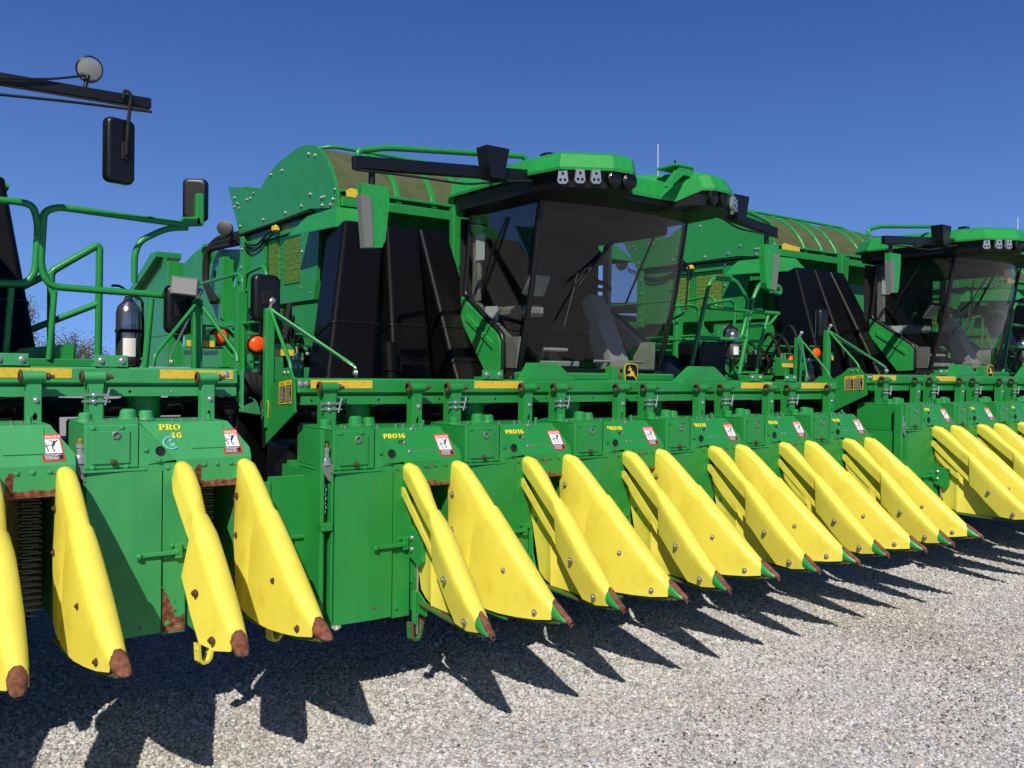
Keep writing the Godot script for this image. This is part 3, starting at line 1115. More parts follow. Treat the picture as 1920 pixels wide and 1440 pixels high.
func header_sets(old: bool) -> Dictionary:
	var D := make_unit_meshes(old)
	for side in [-1, 1]:
		D["snout%d" % side] = snout_mesh(side, -0.3 if old and side < 0 else 1.0, 0.05 if old else -0.022)
		D["strap%d" % side] = snout_strap_mesh(side)
		D["tip%d" % side] = tip_mesh(side)
		D["wear%d" % side] = wear_mesh(side)
		D["skid%d" % side] = skid_mesh(side)
		# inner wall bolts and outer wall bolts
		D["sbolt%d" % side] = [
			[Vector3(side * 0.116, 1.24, 0.05), Vector3(-side, 0, 0)],
			[Vector3(side * 0.112, 1.02, 0.06), Vector3(-side, 0, 0)],
			[Vector3(side * 0.136, 0.865, 0.58), Vector3(-side, 0.25, 0)],
			[Vector3(side * 0.165, 0.675, 0.84), Vector3(-side, 0.2, 0)],
			[Vector3(side * 0.269, 0.86, 0.60), Vector3(side, 0.2, 0)],
			[Vector3(side * 0.279, 0.685, 0.83), Vector3(side, 0.15, 0)]]
	var s := S()
	lathe(s, V2([0.0, -0.01, 0.018, -0.01, 0.018, 0.003, 0.010, 0.004, 0.010, 0.010, 0.007, 0.013, 0.0, 0.013]), Transform3D.IDENTITY, 10)
	D.boltmesh = done(s)
	s = S()
	tube(s, V3([0.09, 0.66, 0.10, 0.10, 0.615, 0.22, 0.14, 0.588, 0.42, 0.155, 0.585, 0.60]), 0.011, 0.1, 6)
	D.hose = done(s)
	return D

# ---------------------------------------------------------------- the machine
func make_picker(kind: int) -> Node3D:
	var old := kind == 0
	var root := Node3D.new()
	root.name = "cotton_picker"
	add_child(root)
	var key := "set%d" % kind
	if not cache.has(key):
		cache[key] = header_sets(old)
	for k in 6:
		add_unit(root, cache[key], k, old)
	header_beam(root, old)
	header_ends(root, old)
	chutes(root, old)
	builder(root)
	cab(root, old)
	roof_rail_and_mirrors(root, old)
	rear_body(root)
	side_plumbing(root)
	wheels(root)
	if old: old_rails(root)
	else: ladder(root)
	return root

func header_beam(root: Node3D, old: bool):
	var G: Material = M.green_old if old else M.green
	var s := S()
	box(s, -2.79, 2.775, 1.858, 1.954, -0.53, -0.39, 0.010)
	var holes := []
	for k in 24: holes.append(disc(-2.7 + 0.231 * k, 1.816, 0.009, 8))
	prism_cut(s, V2([-2.77, 1.79, 2.765, 1.79, 2.765, 1.842, -2.77, 1.842]), holes, -0.403, -0.395)
	box(s, -2.77, 2.765, 1.79, 1.80, -0.52, -0.44, 0.002)
	box(s, -2.75, 2.75, 1.835, 1.86, -0.52, -0.44, 0.002)
	var beam := part("toolbar", s, G, root)
	var stripes := [[-2.708, -2.288], [-1.497, -1.078], [1.345, 1.772], [2.217, 2.616]]
	if old: stripes = [[-2.6, -2.2], [-1.5, -1.1], [1.40, 1.849], [2.314, 2.742]]
	for q in stripes:
		s = S()
		box(s, q[0], q[1], 1.891, 1.943, -0.3925, -0.3875, 0.001)
		part("reflective_stripe", s, M.stripe, beam)
	# small hanger arms, two to a unit
	var meshes := {}
	for t in 2:
		s = S()
		if t == 0:
			box(s, -0.042, 0.042, 1.60, 1.845, -0.352, -0.340, 0.003)
			box(s, -0.042, -0.034, 1.62, 1.90, -0.44, -0.340, 0.002)
			box(s, 0.034, 0.042, 1.62, 1.90, -0.44, -0.340, 0.002)
			prism(s, V2([-0.042, 1.845, 0.042, 1.845, 0.036, 1.885, -0.036, 1.885]), -0.352, -0.342)
		else:
			prism_cut(s, V2([-0.040, 1.60, 0.030, 1.60, 0.030, 1.895, -0.040, 1.895]), [V2([-0.010, 1.665, 0.010, 1.665, 0.013, 1.69, 0.006, 1.705, 0.0, 1.712, -0.012, 1.69])], -0.36, -0.344)
			box(s, 0.022, 0.032, 1.60, 1.89, -0.44, -0.344, 0.003)
			box(s, -0.042, -0.032, 1.60, 1.89, -0.42, -0.344, 0.003)
		cyl(s, Vector3(-0.06, 1.90, -0.35), Vector3(0.05, 1.90, -0.35), 0.030, 14)
		meshes[t] = done(s)
	s = S()
	cyl(s, Vector3(0.05, 1.90, -0.35), Vector3(0.072, 1.90, -0.345), 0.020, 6)
	cyl(s, Vector3(0.072, 1.90, -0.345), Vector3(0.092, 1.90, -0.34), 0.011, 8)
	lathe(s, V2([0.024, 0, 0.036, 0.004, 0.036, 0.014, 0.024, 0.016]), aim(Vector3(-0.078, 1.90, -0.35), Vector3(1, 0, 0)), 12)
	var pin := done(s)
	s = S()
	for y in [1.80, 1.765]:
		cyl(s, Vector3(-0.07, y, -0.338), Vector3(0.075, y, -0.338), 0.008, 8)
		bolt(s, Vector3(-0.01, y, -0.335), Vector3(0, 0, 1), 0.010, 0.010)
	tube(s, V3([0.066, 1.835, -0.325, 0.058, 1.80, -0.322, 0.045, 1.745, -0.322]), 0.006, 0.01, 6)
	var clip := done(s)
	s = S()
	bolt(s, Vector3(0.005, 1.775, -0.344), Vector3(0, 0, 1), 0.012, 0.012)
	var boltm := done(s)
	for k in 6:
		var x := -2.286 + 0.9144 * k
		var a := put("hanger_arm", meshes[0], G, root, Vector3(x - 0.334, 0, 0.045))
		put("pivot_pin", pin, M.boltdark, a)
		put("locking_clip", clip, M.steel, a)
		a = put("hanger_arm", meshes[1], G, root, Vector3(x + 0.285, 0, 0.045))
		put("pivot_pin", pin, M.boltdark, a)
		put("arm_bolt", boltm, M.steel, a)
	# brackets on top of the beam
	for q in [[-1.041, -0.945, -0.753, -0.574], [0.613, 0.80, 0.989, 1.187]]:
		s = S()
		prism(s, V2([q[0], 1.954, q[3], 1.954, q[3] - 0.03, 1.972, q[2], 2.08, q[1], 2.08, q[0] + 0.03, 1.972]), -0.53, -0.395)
		part("hose_guard", s, G, root)
	for x in [-1.343, 1.55, 2.05]:
		s = S()
		box(s, x - 0.088, x + 0.088, 1.956, 2.022, -0.40, -0.385, 0.003)
		box(s, x - 0.088, x + 0.088, 1.956, 1.972, -0.50, -0.40, 0.003)
		var o := part("clamp_plate", s, G, root)
		s = S()
		for dx in [-0.055, 0.055]:
			bolt(s, Vector3(x + dx, 1.992, -0.385), Vector3(0, 0, 1), 0.014, 0.014)
		part("clamp_bolt", s, M.steel, o)
	s = S()
	for x in [-2.775, -2.735, 2.70]:
		bolt(s, Vector3(x, 1.92, -0.39), Vector3(0, 0, 1), 0.015, 0.012)
	part("beam_bolt", s, M.steel, beam)

	# hoses and suction ducts seen between beam and units
	for k in 6:
		var x := -2.286 + 0.9144 * k
		s = S()
		var rows := []
		for q in [[1.50, -0.56, 0.0], [1.62, -0.60, 0.0], [1.74, -0.72, 0.02], [1.80, -0.92, 0.04], [1.74, -1.15, 0.05]]:
			var r := []
			for e in 12:
				var t := TAU * e / 12
				r.append(Vector3(x + 0.33 + q[2] + 0.12 * cos(t), q[0] + 0.10 * sin(t) * 0.9, q[1] + 0.10 * sin(t)))
			r.reverse()
			rows.append(r)
		loft(s, rows, true)
		part("suction_elbow", s, M.chute, root)
		s = S()
		box(s, x - 0.42, x + 0.44, 1.05, 1.52, -1.15, -0.72, 0.03)
		part("unit_rear_duct", s, M.black, root)
		s = S()
		for j in 3:
			var zz := -0.50 - 0.05 * j
			tube(s, V3([x - 0.30, 1.66, zz, x - 0.22 + 0.05 * j, 1.74 + 0.02 * j, zz - 0.05, x + 0.05, 1.72, zz - 0.08, x + 0.2, 1.77, zz - 0.1, x + 0.5, 1.70 + 0.03 * j, zz - 0.06, x + 0.62, 1.76, zz]), 0.013, 0.08, 6)
		part("hydraulic_hose", s, M.rubber, root)
		s = S()
		cyl(s, Vector3(x - 0.02, 1.66, -0.62), Vector3(x - 0.02, 1.83, -0.62), 0.11, 16)
		part("drive_housing", s, M.green, root)
	s = S()
	cyl(s, Vector3(-2.75, 1.70, -0.78), Vector3(2.75, 1.70, -0.78), 0.045, 12)
	part("drive_shaft", s, M.black, root)
	s = S()
	tube(s, V3([-2.7, 1.76, -0.58, -1.6, 1.73, -0.60, -0.4, 1.77, -0.59, 0.9, 1.73, -0.6, 2.7, 1.76, -0.58]), 0.02, 0.3, 8)
	part("hydraulic_hose", s, M.rubber, root)

func header_ends(root: Node3D, old: bool):
	var G: Material = M.green_old if old else M.green
	for side in [-1, 1]:
		var s := S()
		var prof := V2([-0.60, 2.01, -0.48, 2.02, -0.435, 1.97, -0.41, 1.95, -0.385, 1.745, -0.93, 1.485, -0.955, 1.73, -0.984, 1.765, -0.866, 1.842, -0.652, 1.965])
		if side > 0 and old:
			prof = V2([-0.53, 1.935, -0.385, 1.945, -0.38, 1.70, -0.52, 1.775])
		prism(s, prof, 0, 0.012, side_frame(side * 2.80 + (0.006 if side > 0 else 0.0)))
		var pl := part("end_plate", s, G, root)
		if side < 0 or not old:
			s = S()
			bolt(s, Vector3(side * 2.812, 1.985, -0.56), Vector3(side, 0, 0), 0.011, 0.01)
			bolt(s, Vector3(side * 2.812, 1.985, -0.50), Vector3(side, 0, 0), 0.011, 0.01)
			bolt(s, Vector3(side * 2.812, 1.80, -0.46), Vector3(side, 0, 0), 0.011, 0.01)
			part("plate_bolt", s, M.steel, pl)
		if side < 0:
			var x := -2.8135
			put("warning_label", decal_mesh(Vector3(x, 1.925, -0.635), Vector3(x, 1.945, -0.425), Vector3(x, 1.80, -0.425), Vector3(x, 1.785, -0.635)), M.warning, pl)
			badge(pl, 0.12, Transform3D(Basis(Vector3(0, 0, 1), Vector3(0, 1, 0), Vector3(-1, 0, 0)), Vector3(x, 1.75, -0.875)))
		# post for the row mirror, with its two stays
		var px: float = side * 2.80
		var pz := -0.86
		if old and side > 0: px = 2.66
		s = S()
		box(s, px - 0.03, px + 0.03, 1.62, 2.40, pz - 0.03, pz + 0.03, 0.006)
		var post := part("mirror_post", s, M.green, root)
		s = S()
		tube(s, PackedVector3Array([Vector3(px, 2.39, pz + 0.02), Vector3(side * 2.80, 2.05, -0.50), Vector3(side * 2.80, 2.0, -0.48)]), 0.012, 0.03, 6)
		tube(s, PackedVector3Array([Vector3(px, 2.39, pz + 0.03), Vector3(side * 2.38 if not (old and side > 0) else 2.30, 2.03, -0.45), Vector3(side * 2.37 if not (old and side > 0) else 2.29, 1.96, -0.45)]), 0.012, 0.03, 6)
		part("post_stay", s, M.green, post)
		s = S()
		cyl(s, Vector3(px, 2.38, pz), Vector3(px + 0.01, 2.46, pz + 0.03), 0.012, 8)
		cyl(s, Vector3(px, 2.38, pz), Vector3(side * 2.38, 2.02, -0.44), 0.006, 6)
		bolt(s, Vector3(px + 0.01, 2.45, pz + 0.03), Vector3(0, 0.3, 1), 0.016, 0.02)
		bolt(s, Vector3(side * 2.38, 1.99, -0.44), Vector3(side, 0, 0.3), 0.016, 0.02)
		part("post_ball_joint", s, M.steel, post)
		if side < 0 or old:
			s = S()
			var mx: float = px + (-0.0 if side < 0 else -0.09)
			var my := 2.47 if side < 0 else 2.33
			mirror_shell(s, 0.20, 0.31, 0.06, Transform3D(Basis(Vector3.UP, 0.25), Vector3(mx, my, pz - 0.06)))
			var mir := part("row_mirror", s, M.black, root)
			s = S()
			rbox(s, Transform3D(Basis(Vector3.UP, 0.25), Vector3(mx, my, pz - 0.028)), Vector3(0.09, 0.085, 0.01), 0.003)
			part("mirror_mount", s, M.rubber, mir)
			s = S()
			rbox(s, Transform3D(Basis(Vector3.UP, 0.25), Vector3(mx - 0.02, my, pz - 0.09)), Vector3(0.165, 0.27, 0.008), 0.004)
			part("mirror_glass", s, M.mirror, mir)
		if old and side > 0:
			s = S()
			var xf := Transform3D(Basis.from_euler(Vector3(0.1, -0.35, -0.08)), Vector3(2.565, 2.475, -0.80))
			rbox(s, xf, Vector3(0.165, 0.115, 0.08), 0.012)
			var lamp := part("work_lamp", s, M.black, root)
			s = S()
			rbox(s, xf * at(0, 0, 0.042), Vector3(0.165, 0.115, 0.012), 0.005)
			part("lamp_rim", s, M.greyplast, lamp)
			s = S()
			rbox(s, xf * at(0, 0, 0.05), Vector3(0.148, 0.098, 0.008), 0.003)
			part("lamp_lens", s, M.lens, lamp)
		# amber marker lamp on a bracket, reflector plate behind it
		s = S()
		var ax: float = side * 2.84
		box(s, side * 2.74, ax + side * 0.06, 2.23, 2.245, -1.0, -0.985, 0.002)
		box(s, side * 2.74, side * 2.755, 2.085, 2.245, -0.9985, -0.987, 0.0)
		box(s, side * 2.74, ax + side * 0.03, 2.085, 2.10, -1.0, -0.985, 0.002)
		var br := part("lamp_bracket", s, M.green, root)
		s = S()
		var af := aim(Vector3(ax, 2.165, -0.99), Vector3(0, 0, 1))
		lathe(s, V2([0.0, 0.0, 0.062, 0.0, 0.064, 0.012, 0.064, 0.03]), af, 20)
		part("lamp_base", s, M.rubber, br)
		s = S()
		lathe(s, V2([0.055, 0.022, 0.055, 0.04, 0.048, 0.052, 0.03, 0.058, 0.0, 0.06]), af, 20, true)
		part("amber_lens", s, M.amber, br)
		s = S()
		box(s, side * 2.60, side * 2.80, 2.09, 2.175, -0.92, -0.91, 0.003)
		var rp := part("reflector_plate", s, M.green, root)
		s = S()
		box(s, side * 2.61, side * 2.79, 2.095, 2.135, -0.91, -0.906, 0.001)
		part("reflective_stripe", s, M.stripe, rp)
	# outer door and post on the first unit
	var s := S()
	box(s, -2.985, -2.60, 0.50, 1.365, -0.37, -0.35, 0.004)
	box(s, -3.0, -2.97, 0.55, 1.335, -0.40, -0.34, 0.006)
	var sd := part("side_door", s, G, root)
	s = S()
	box(s, -2.86, -2.74, 0.98, 1.0, -0.35, -0.335, 0.003)
	bolt(s, Vector3(-2.85, 0.99, -0.335), Vector3(0, 0, 1), 0.012, 0.012)
	part("door_latch", s, G, sd)
	s = S()
	box(s, -2.80, -2.775, 0.52, 1.66, -0.10, -0.02, 0.004)
	box(s, -2.775, -2.728, 0.50, 1.36, -0.10, -0.085, 0.004)
	box(s, -2.735, -2.722, 0.50, 1.40, -0.10, -0.01, 0.003)
	box(s, -2.80, -2.73, 1.075, 1.12, -0.06, 0.0, 0.003)
	part("corner_post", s, G, root)
	height_sensor(root, 0.0)
	if old: height_sensor(root, 0.9144 * 5 + 0.02)
	# guard box beside the first snout, with its rod and foot
	s = S()
	var gx := -2.286
	prism(s, V2([0.0, 0.87, 0.13, 0.83, 0.15, 0.86, 0.15, 1.02, 0.0, 1.055]), 0, 0.10, side_frame(gx + 0.16))
	var gb := part("guard_box", s, G, root)
	s = S()
	bolt(s, Vector3(gx + 0.058, 0.99, 0.04), Vector3(-1, 0, 0.3), 0.012, 0.012)
	bolt(s, Vector3(gx + 0.058, 0.92, 0.04), Vector3(-1, 0, 0.3), 0.012, 0.012)
	part("guard_bolt", s, M.steel, gb)
	s = S()
	cyl(s, Vector3(gx + 0.09, 0.40, 0.06), Vector3(gx + 0.09, 0.83, 0.06), 0.009, 8)
	part("lift_rod", s, M.steel, root)
	var shoe := shoe_mesh()
	var spots := [Vector3(gx + 0.075, 0.365, 0.06)]
	if old: spots = [Vector3(2.43, 0.34, 0.10), Vector3(2.85, 0.38, 0.05), Vector3(gx + 0.075, 0.365, 0.06)]
	for p in spots:
		var o := put("ground_shoe", shoe, M.yellow if old else M.worn, root, p)
		o.rotation.y = 0.3
		s = S()
		box(s, -0.012, 0.012, 0.1, 0.30, -0.015, 0.015, 0.002)
		part("shoe_shank", s, G, o)
	# ribbed air hose at the end of the toolbar
	s = S()
	var hose := fillet(V3([-2.62, 1.55, -1.15, -2.70, 1.86, -1.12, -2.86, 1.92, -1.12, -2.98, 1.80, -1.14, -3.0, 1.55, -1.2]), 0.14)
	for i in hose.size() - 1:
		tube(s, PackedVector3Array([hose[i], hose[i + 1]]), 0.085 + 0.004 * (i % 2), 0, 12)
	part("ribbed_hose", s, M.rubber, root)

func chutes(root: Node3D, old: bool):
	# left edge x, right edge x at the foot, then at the head
	var q3 := [
		[-2.44, -2.02, -1.72, -1.34],
		[-1.80, -1.43, -1.33, -1.0],
		[-1.10, -0.72, -1.0, -0.70]]
	var slim := [
		[-1.88, -1.52, -1.70, -1.36],
		[-1.42, -1.08, -1.32, -1.0],
		[-1.02, -0.70, -0.98, -0.70]]
	for side in [-1, 1]:
		for q in (q3 if side < 0 else slim):
			var s := S()
			var rows := []
			for e in [[0.0, 1.35, -1.02, 0.36], [0.24, 1.80, -1.22, 0.36], [0.36, 2.0, -1.33, 0.36], ([1.0, 3.25, -2.05, 0.34] if side < 0 or old else [0.45, 2.2, -1.6, 0.34])]:
				var t: float = e[0]
				var x0: float = lerpf(q[0], q[2], t)
				var x1: float = lerpf(q[1], q[3], t)
				var y: float = e[1]
				var zf: float = e[2]
				var d: float = e[3]
				var c := 0.035
				var r := [Vector3(x0, y - d * 0.35, zf - d), Vector3(x0, y - (c + 0.01) * 0.35, zf - c - 0.01)]
				for e2 in 5:
					var a2 := PI / 2 * e2 / 4.0
					r.append(Vector3(x0 + c - c * cos(a2), y - (c - c * sin(a2)) * 0.35, zf - c + c * sin(a2)))
				r.append(Vector3(x0 + c + 0.01, y, zf))
				r.append(Vector3(x1 - c - 0.01, y, zf))
				for e2 in 5:
					var a2 := PI / 2 * e2 / 4.0
					r.append(Vector3(x1 - c + c * sin(a2), y - (c - c * cos(a2)) * 0.35, zf - c + c * cos(a2)))
				r.append(Vector3(x1, y - (c + 0.01) * 0.35, zf - c - 0.01))
				r.append(Vector3(x1, y - d * 0.35, zf - d))
				rows.append(r)
			if side > 0:
				for r in rows:
					for i in r.size(): r[i].x = -r[i].x
			for i in rows.size() - 1:
				loft(s, [rows[i], rows[i + 1]], false, 1 + i)
				quad(s, rows[i][0], rows[i][15], rows[i + 1][15], rows[i + 1][0])
			var o := part("cotton_chute", s, M.chute, root)
			# band where the sliding halves overlap
			s = S()
			var a: Array = rows[2]
			var b: Array = rows[3]
			for t in [0.30]:
				for k in 15:
					var p0: Vector3 = a[k].lerp(b[k], t)
					var p1: Vector3 = a[k + 1].lerp(b[k + 1], t)
					tube(s, PackedVector3Array([p0, p1]), 0.010, 0, 6)
			part("chute_band", s, M.black, o)
	# what closes the view behind them
	var s := S()
	box(s, -1.36, 1.36, 1.3, 3.42, -2.75, -2.65, 0.0)
	box(s, -1.48, 1.48, 1.0, 2.0, -2.65, -1.75, 0.01)
	part("engine_bulkhead", s, M.green, root)
	for x in [-1.66]:
		s = S()
		cyl(s, Vector3(x, 1.9, -1.30), Vector3(x, 2.22, -1.34), 0.055, 14)
		cyl(s, Vector3(x, 2.0, -1.31), Vector3(x, 2.03, -1.313), 0.065, 14)
		part("lift_cylinder", s, M.chute, root)

func builder(root: Node3D):
	var prof := V2([-5.33, 4.06, -5.1, 4.02, -4.86, 3.96, -4.62, 3.90, -4.35, 3.85, -4.12, 3.97, -3.95, 4.02, -3.82, 4.06, -3.32, 4.11, -3.13, 4.10, -2.96, 4.07, -2.80, 3.99, -2.66, 3.89, -2.56, 3.78, -2.48, 3.66, -2.43, 3.55, -2.41, 3.415, -3.01, 3.49, -4.92, 3.47])
	for side in [-1, 1]:
		var s := S()
		prism(s, prof, 0, 0.03, side_frame(side * 1.6 + 0.015))
		var o := part("builder_hood_side", s, M.green, root)
		s = S()
		for q in [[-5.1, 3.90], [-5.0, 3.82], [-5.1, 3.8], [-4.95, 3.76], [-4.7, 3.82], [-4.6, 3.82], [-4.5, 3.86], [-4.0, 3.97], [-3.7, 3.96], [-3.05, 4.0], [-2.9, 3.96], [-3.0, 3.62], [-2.75, 3.55], [-2.70, 3.55], [-2.73, 3.48], [-2.46, 3.58], [-2.5, 3.50], [-2.55, 3.46], [-4.9, 3.56], [-4.2, 3.54], [-3.6, 3.53], [-3.2, 3.54]]:
			bolt(s, Vector3(side * 1.617, q[1], q[0]), Vector3(side, 0, 0), 0.016, 0.014)
		part("hood_bolt", s, M.steel, o).set_meta("kind", "stuff")
		# lower side panel with the lint screen
		s = S()
		prism(s, V2([-4.92, 3.44, -4.25, 3.44, -4.25, 2.82, -4.78, 2.82]), 0, 0.03, side_frame(side * 1.56 + 0.015))
		prism(s, V2([-3.31, 3.44, -2.86, 3.44, -2.92, 2.82, -3.31, 2.82]), 0, 0.03, side_frame(side * 1.56 + 0.015))
		prism(s, V2([-4.25, 3.44, -3.31, 3.44, -3.31, 3.34, -4.25, 3.34]), 0, 0.03, side_frame(side * 1.56 + 0.015))
		prism(s, V2([-4.78, 2.82, -2.92, 2.82, -2.96, 2.65, -4.75, 2.65]), 0, 0.05, side_frame(side * 1.56 + 0.025))
		box(s, side * 1.54, side * 1.62, 2.60, 3.45, -4.90, -4.78, 0.01)
		var lp := part("builder_side_panel", s, M.green, root)
		s = S()
		box(s, side * 1.50, side * 1.53, 2.82, 3.34, -4.25, -3.31, 0.0)
		part("lint_screen", s, M.green, lp)
		s = S()
		for q in [[-4.22, -3.95], [-3.80, -3.34]]:
			box(s, side * 1.53, side * 1.545, 2.85, 3.29, q[0], q[1], 0.0)
		part("caught_lint", s, M.lint, lp)
		s = S()
		for k in 20:
			var z := -4.25 + 0.047 * (k + 0.5)
			box(s, side * 1.558, side * 1.562, 2.82, 3.34, z - 0.0012, z + 0.0012, 0.0)
		for k in 10:
			var y := 2.82 + 0.052 * (k + 0.5)
			box(s, side * 1.562, side * 1.565, y - 0.0012, y + 0.0012, -4.25, -3.31, 0.0)
		part("wire_screen", s, M.green, lp).set_meta("kind", "stuff")
		s = S()
		for q in [[-4.83, 3.3], [-4.83, 3.1], [-4.83, 2.95], [-4.83, 2.8], [-4.83, 2.7], [-3.27, 3.4], [-3.27, 2.78], [-2.98, 3.35], [-3.27, 3.12], [-4.3, 2.78], [-3.8, 2.78], [-3.05, 2.72]]:
			bolt(s, Vector3(side * (1.578 if q[0] > -4.8 else 1.622), q[1], q[0]), Vector3(side, 0, 0), 0.015, 0.014)
		part("panel_bolt", s, M.steel, lp).set_meta("kind", "stuff")
		# rain lip, wiring, rear lamp
		s = S()
		box(s, side * 1.575, side * 1.63, 3.455, 3.475, -4.9, -3.0, 0.002)
		part("panel_gasket", s, M.rubber, root)
		s = S()
		tube(s, PackedVector3Array([Vector3(side * 1.62, 3.50, -5.12), Vector3(side * 1.60, 3.34, -4.72), Vector3(side * 1.60, 3.30, -4.4), Vector3(side * 1.60, 3.40, -4.1), Vector3(side * 1.60, 3.41, -3.9)]), 0.012, 0.1, 6)
		tube(s, PackedVector3Array([Vector3(side * 1.62, 3.46, -5.1), Vector3(side * 1.60, 3.24, -4.6), Vector3(side * 1.60, 3.28, -4.3), Vector3(side * 1.60, 3.40, -4.12)]), 0.010, 0.1, 6)
		var w := part("wiring", s, M.rubber, root)
		s = S()
		rbox(s, at(side * 1.61, 3.41, -3.86), Vector3(0.06, 0.06, 0.10), 0.01)
		part("sensor", s, M.stripe, w)
		s = S()
		lathe(s, V2([0.0, 0.0, 0.05, 0.0, 0.085, 0.03, 0.085, 0.10, 0.0, 0.11]), aim(Vector3(side * 1.66, 3.55, -5.22), Vector3(side * 0.5, 0.1, 0.8)), 14)
		part("rear_work_lamp", s, M.black, root)
		# flared visor over the outer chute
		s = S()
		var a := Vector3(side * 1.63, 3.42, -3.02)
		var b := Vector3(side * 1.63, 3.42, -2.40)
		var c := Vector3(side * 1.30, 3.42, -2.36)
		var e := Vector3(side * 1.30, 3.22, -2.16)
		var f := Vector3(side * 1.74, 3.22, -2.18)
		var h := Vector3(side * 1.78, 3.24, -3.10)
		quad(s, a, b, f, h)
		quad(s, b, c, e, f)
		quad(s, a + Vector3(0, -0.012, 0), h + Vector3(0, -0.012, 0), f + Vector3(0, -0.012, 0), b + Vector3(0, -0.012, 0))
		quad(s, b + Vector3(0, -0.012, 0), f + Vector3(0, -0.012, 0), e + Vector3(0, -0.012, 0), c + Vector3(0, -0.012, 0))
		for pr in [[a, h], [h, f], [f, e], [e, c]]:
			quad(s, pr[0], pr[1], pr[1] + Vector3(0, -0.012, 0), pr[0] + Vector3(0, -0.012, 0))
		part("chute_visor", s, M.green, root)
		# frame post beside the cab
		s = S()
		box(s, side * 0.56, side * 0.48, 2.50, 3.52, -2.26, -2.18, 0.008)
		prism(s, V2([0.40, 3.5, 0.48, 3.5, 0.48, 2.55, 0.46, 2.5]), -2.20, -2.185, Transform3D(Basis(Vector3(side, 0, 0), Vector3(0, 1, 0), Vector3(0, 0, 1)), Vector3.ZERO))
		part("frame_post", s, M.green, root)
	# rolled front sheet, ribs, front channel
	var arc := [[-3.32, 4.09], [-3.13, 4.08], [-2.96, 4.05], [-2.80, 3.97], [-2.66, 3.87], [-2.56, 3.76], [-2.48, 3.64], [-2.44, 3.53]]
	var s := S()
	var rows := []
	for x in [-1.58, 1.58]:
		var r := []
		for q in arc: r.append(Vector3(x, q[1], q[0]))
		rows.append(r)
	loft(s, rows)
	rows = []
	for x in [-1.58, 1.58]:
		var r := []
		for q in arc: r.append(Vector3(x, q[1] - 0.012, q[0] - 0.012))
		r.reverse()
		rows.append(r)
	loft(s, rows)
	part("roof_sheet", s, M.roofsheet, root)
	for x in [-1.0, -0.62, -0.30, 0.30, 0.62, 1.0]:
		s = S()
		for i in arc.size() - 1:
			if i < 1: continue
			var p := Vector3(x, arc[i][1], arc[i][0])
			var q := Vector3(x, arc[i + 1][1], arc[i + 1][0])
			var z := (q - p).normalized()
			rbox(s, Transform3D(Basis(Vector3(1, 0, 0), z.cross(Vector3(1, 0, 0)), z), (p + q) / 2), Vector3(0.055, 0.05, (q - p).length() + 0.012), 0.006)
		part("roof_rib", s, M.green, root)
	s = S()
	box(s, -1.58, 1.58, 3.43, 3.52, -2.46, -2.39, 0.008)
	box(s, -1.58, 1.58, 3.56, 3.585, -2.46, -2.40, 0.004)
	box(s, -1.58, 1.58, 4.07, 4.12, -3.36, -3.28, 0.008)
	box(s, -1.58, 1.58, 3.45, 3.50, -4.9, -2.46, 0.0)
	box(s, -1.58, 1.58, 2.65, 4.0, -4.95, -4.88, 0.0)
	part("builder_frame", s, M.green, root)
	for side in [-1, 1]:
		s = S()
		prism(s, V2([1.18, 3.52, 1.54, 3.52, 1.54, 3.575, 1.5, 3.60, 1.18, 3.575]), -2.395, -2.388, Transform3D(Basis(Vector3(side, 0, 0), Vector3(0, 1, 0), Vector3(0, 0, 1)), Vector3.ZERO))
		part("reflective_stripe", s, M.stripe, root)
	s = S()
	quad(s, Vector3(-1.5, 3.44, -2.44), Vector3(1.5, 3.44, -2.44), Vector3(1.5, 3.22, -2.66), Vector3(-1.5, 3.22, -2.66))
	quad(s, Vector3(-1.5, 3.45, -2.46), Vector3(-1.5, 3.23, -2.68), Vector3(1.5, 3.23, -2.68), Vector3(1.5, 3.45, -2.46))
	var ps := part("perforated_sheet", s, M.green, root)
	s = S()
	for r in 2:  # pale zinc plates: painted stand-in for light showing through open slots
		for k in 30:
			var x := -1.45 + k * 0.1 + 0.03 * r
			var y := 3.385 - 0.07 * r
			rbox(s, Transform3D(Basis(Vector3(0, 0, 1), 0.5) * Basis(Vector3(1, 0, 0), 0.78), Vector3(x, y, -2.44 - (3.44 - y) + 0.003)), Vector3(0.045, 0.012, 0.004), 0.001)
	part("slot_light_plate", s, M.zinc, ps).set_meta("kind", "stuff")
	# jagged filler panel on the open top
	s = S()
	for k in 10:
		var x := -1.5 + 0.33 * k
		prism(s, V2([-4.95, 3.95, -4.25, 3.80, -4.25, 3.83, -5.25, 4.06]), 0, 0.05, side_frame(x))
	part("top_slat", s, M.green, root)
	s = S()
	tube(s, V3([-1.5, 4.10, -3.3, -1.35, 4.14, -3.15, -0.2, 4.14, -3.15, 0.9, 4.14, -3.15, 1.5, 4.10, -3.3]), 0.02, 0.1, 8)
	part("top_rod", s, M.green, root)
	# tank deck behind the cab
	s = S()
	box(s, -1.45, 1.45, 2.66, 3.4, -4.85, -2.75, 0.0)
	box(s, -1.22, 1.22, 1.9, 2.66, -7.6, -2.75, 0.0)
	part("builder_chamber", s, M.green, root)
	for side in [-1, 1]:
		s = S()
		box(s, side * 1.15, side * 2.15, 0.62, 1.84, -5.2, -3.3, 0.06)
		part("fuel_tank", s, M.chute, root)

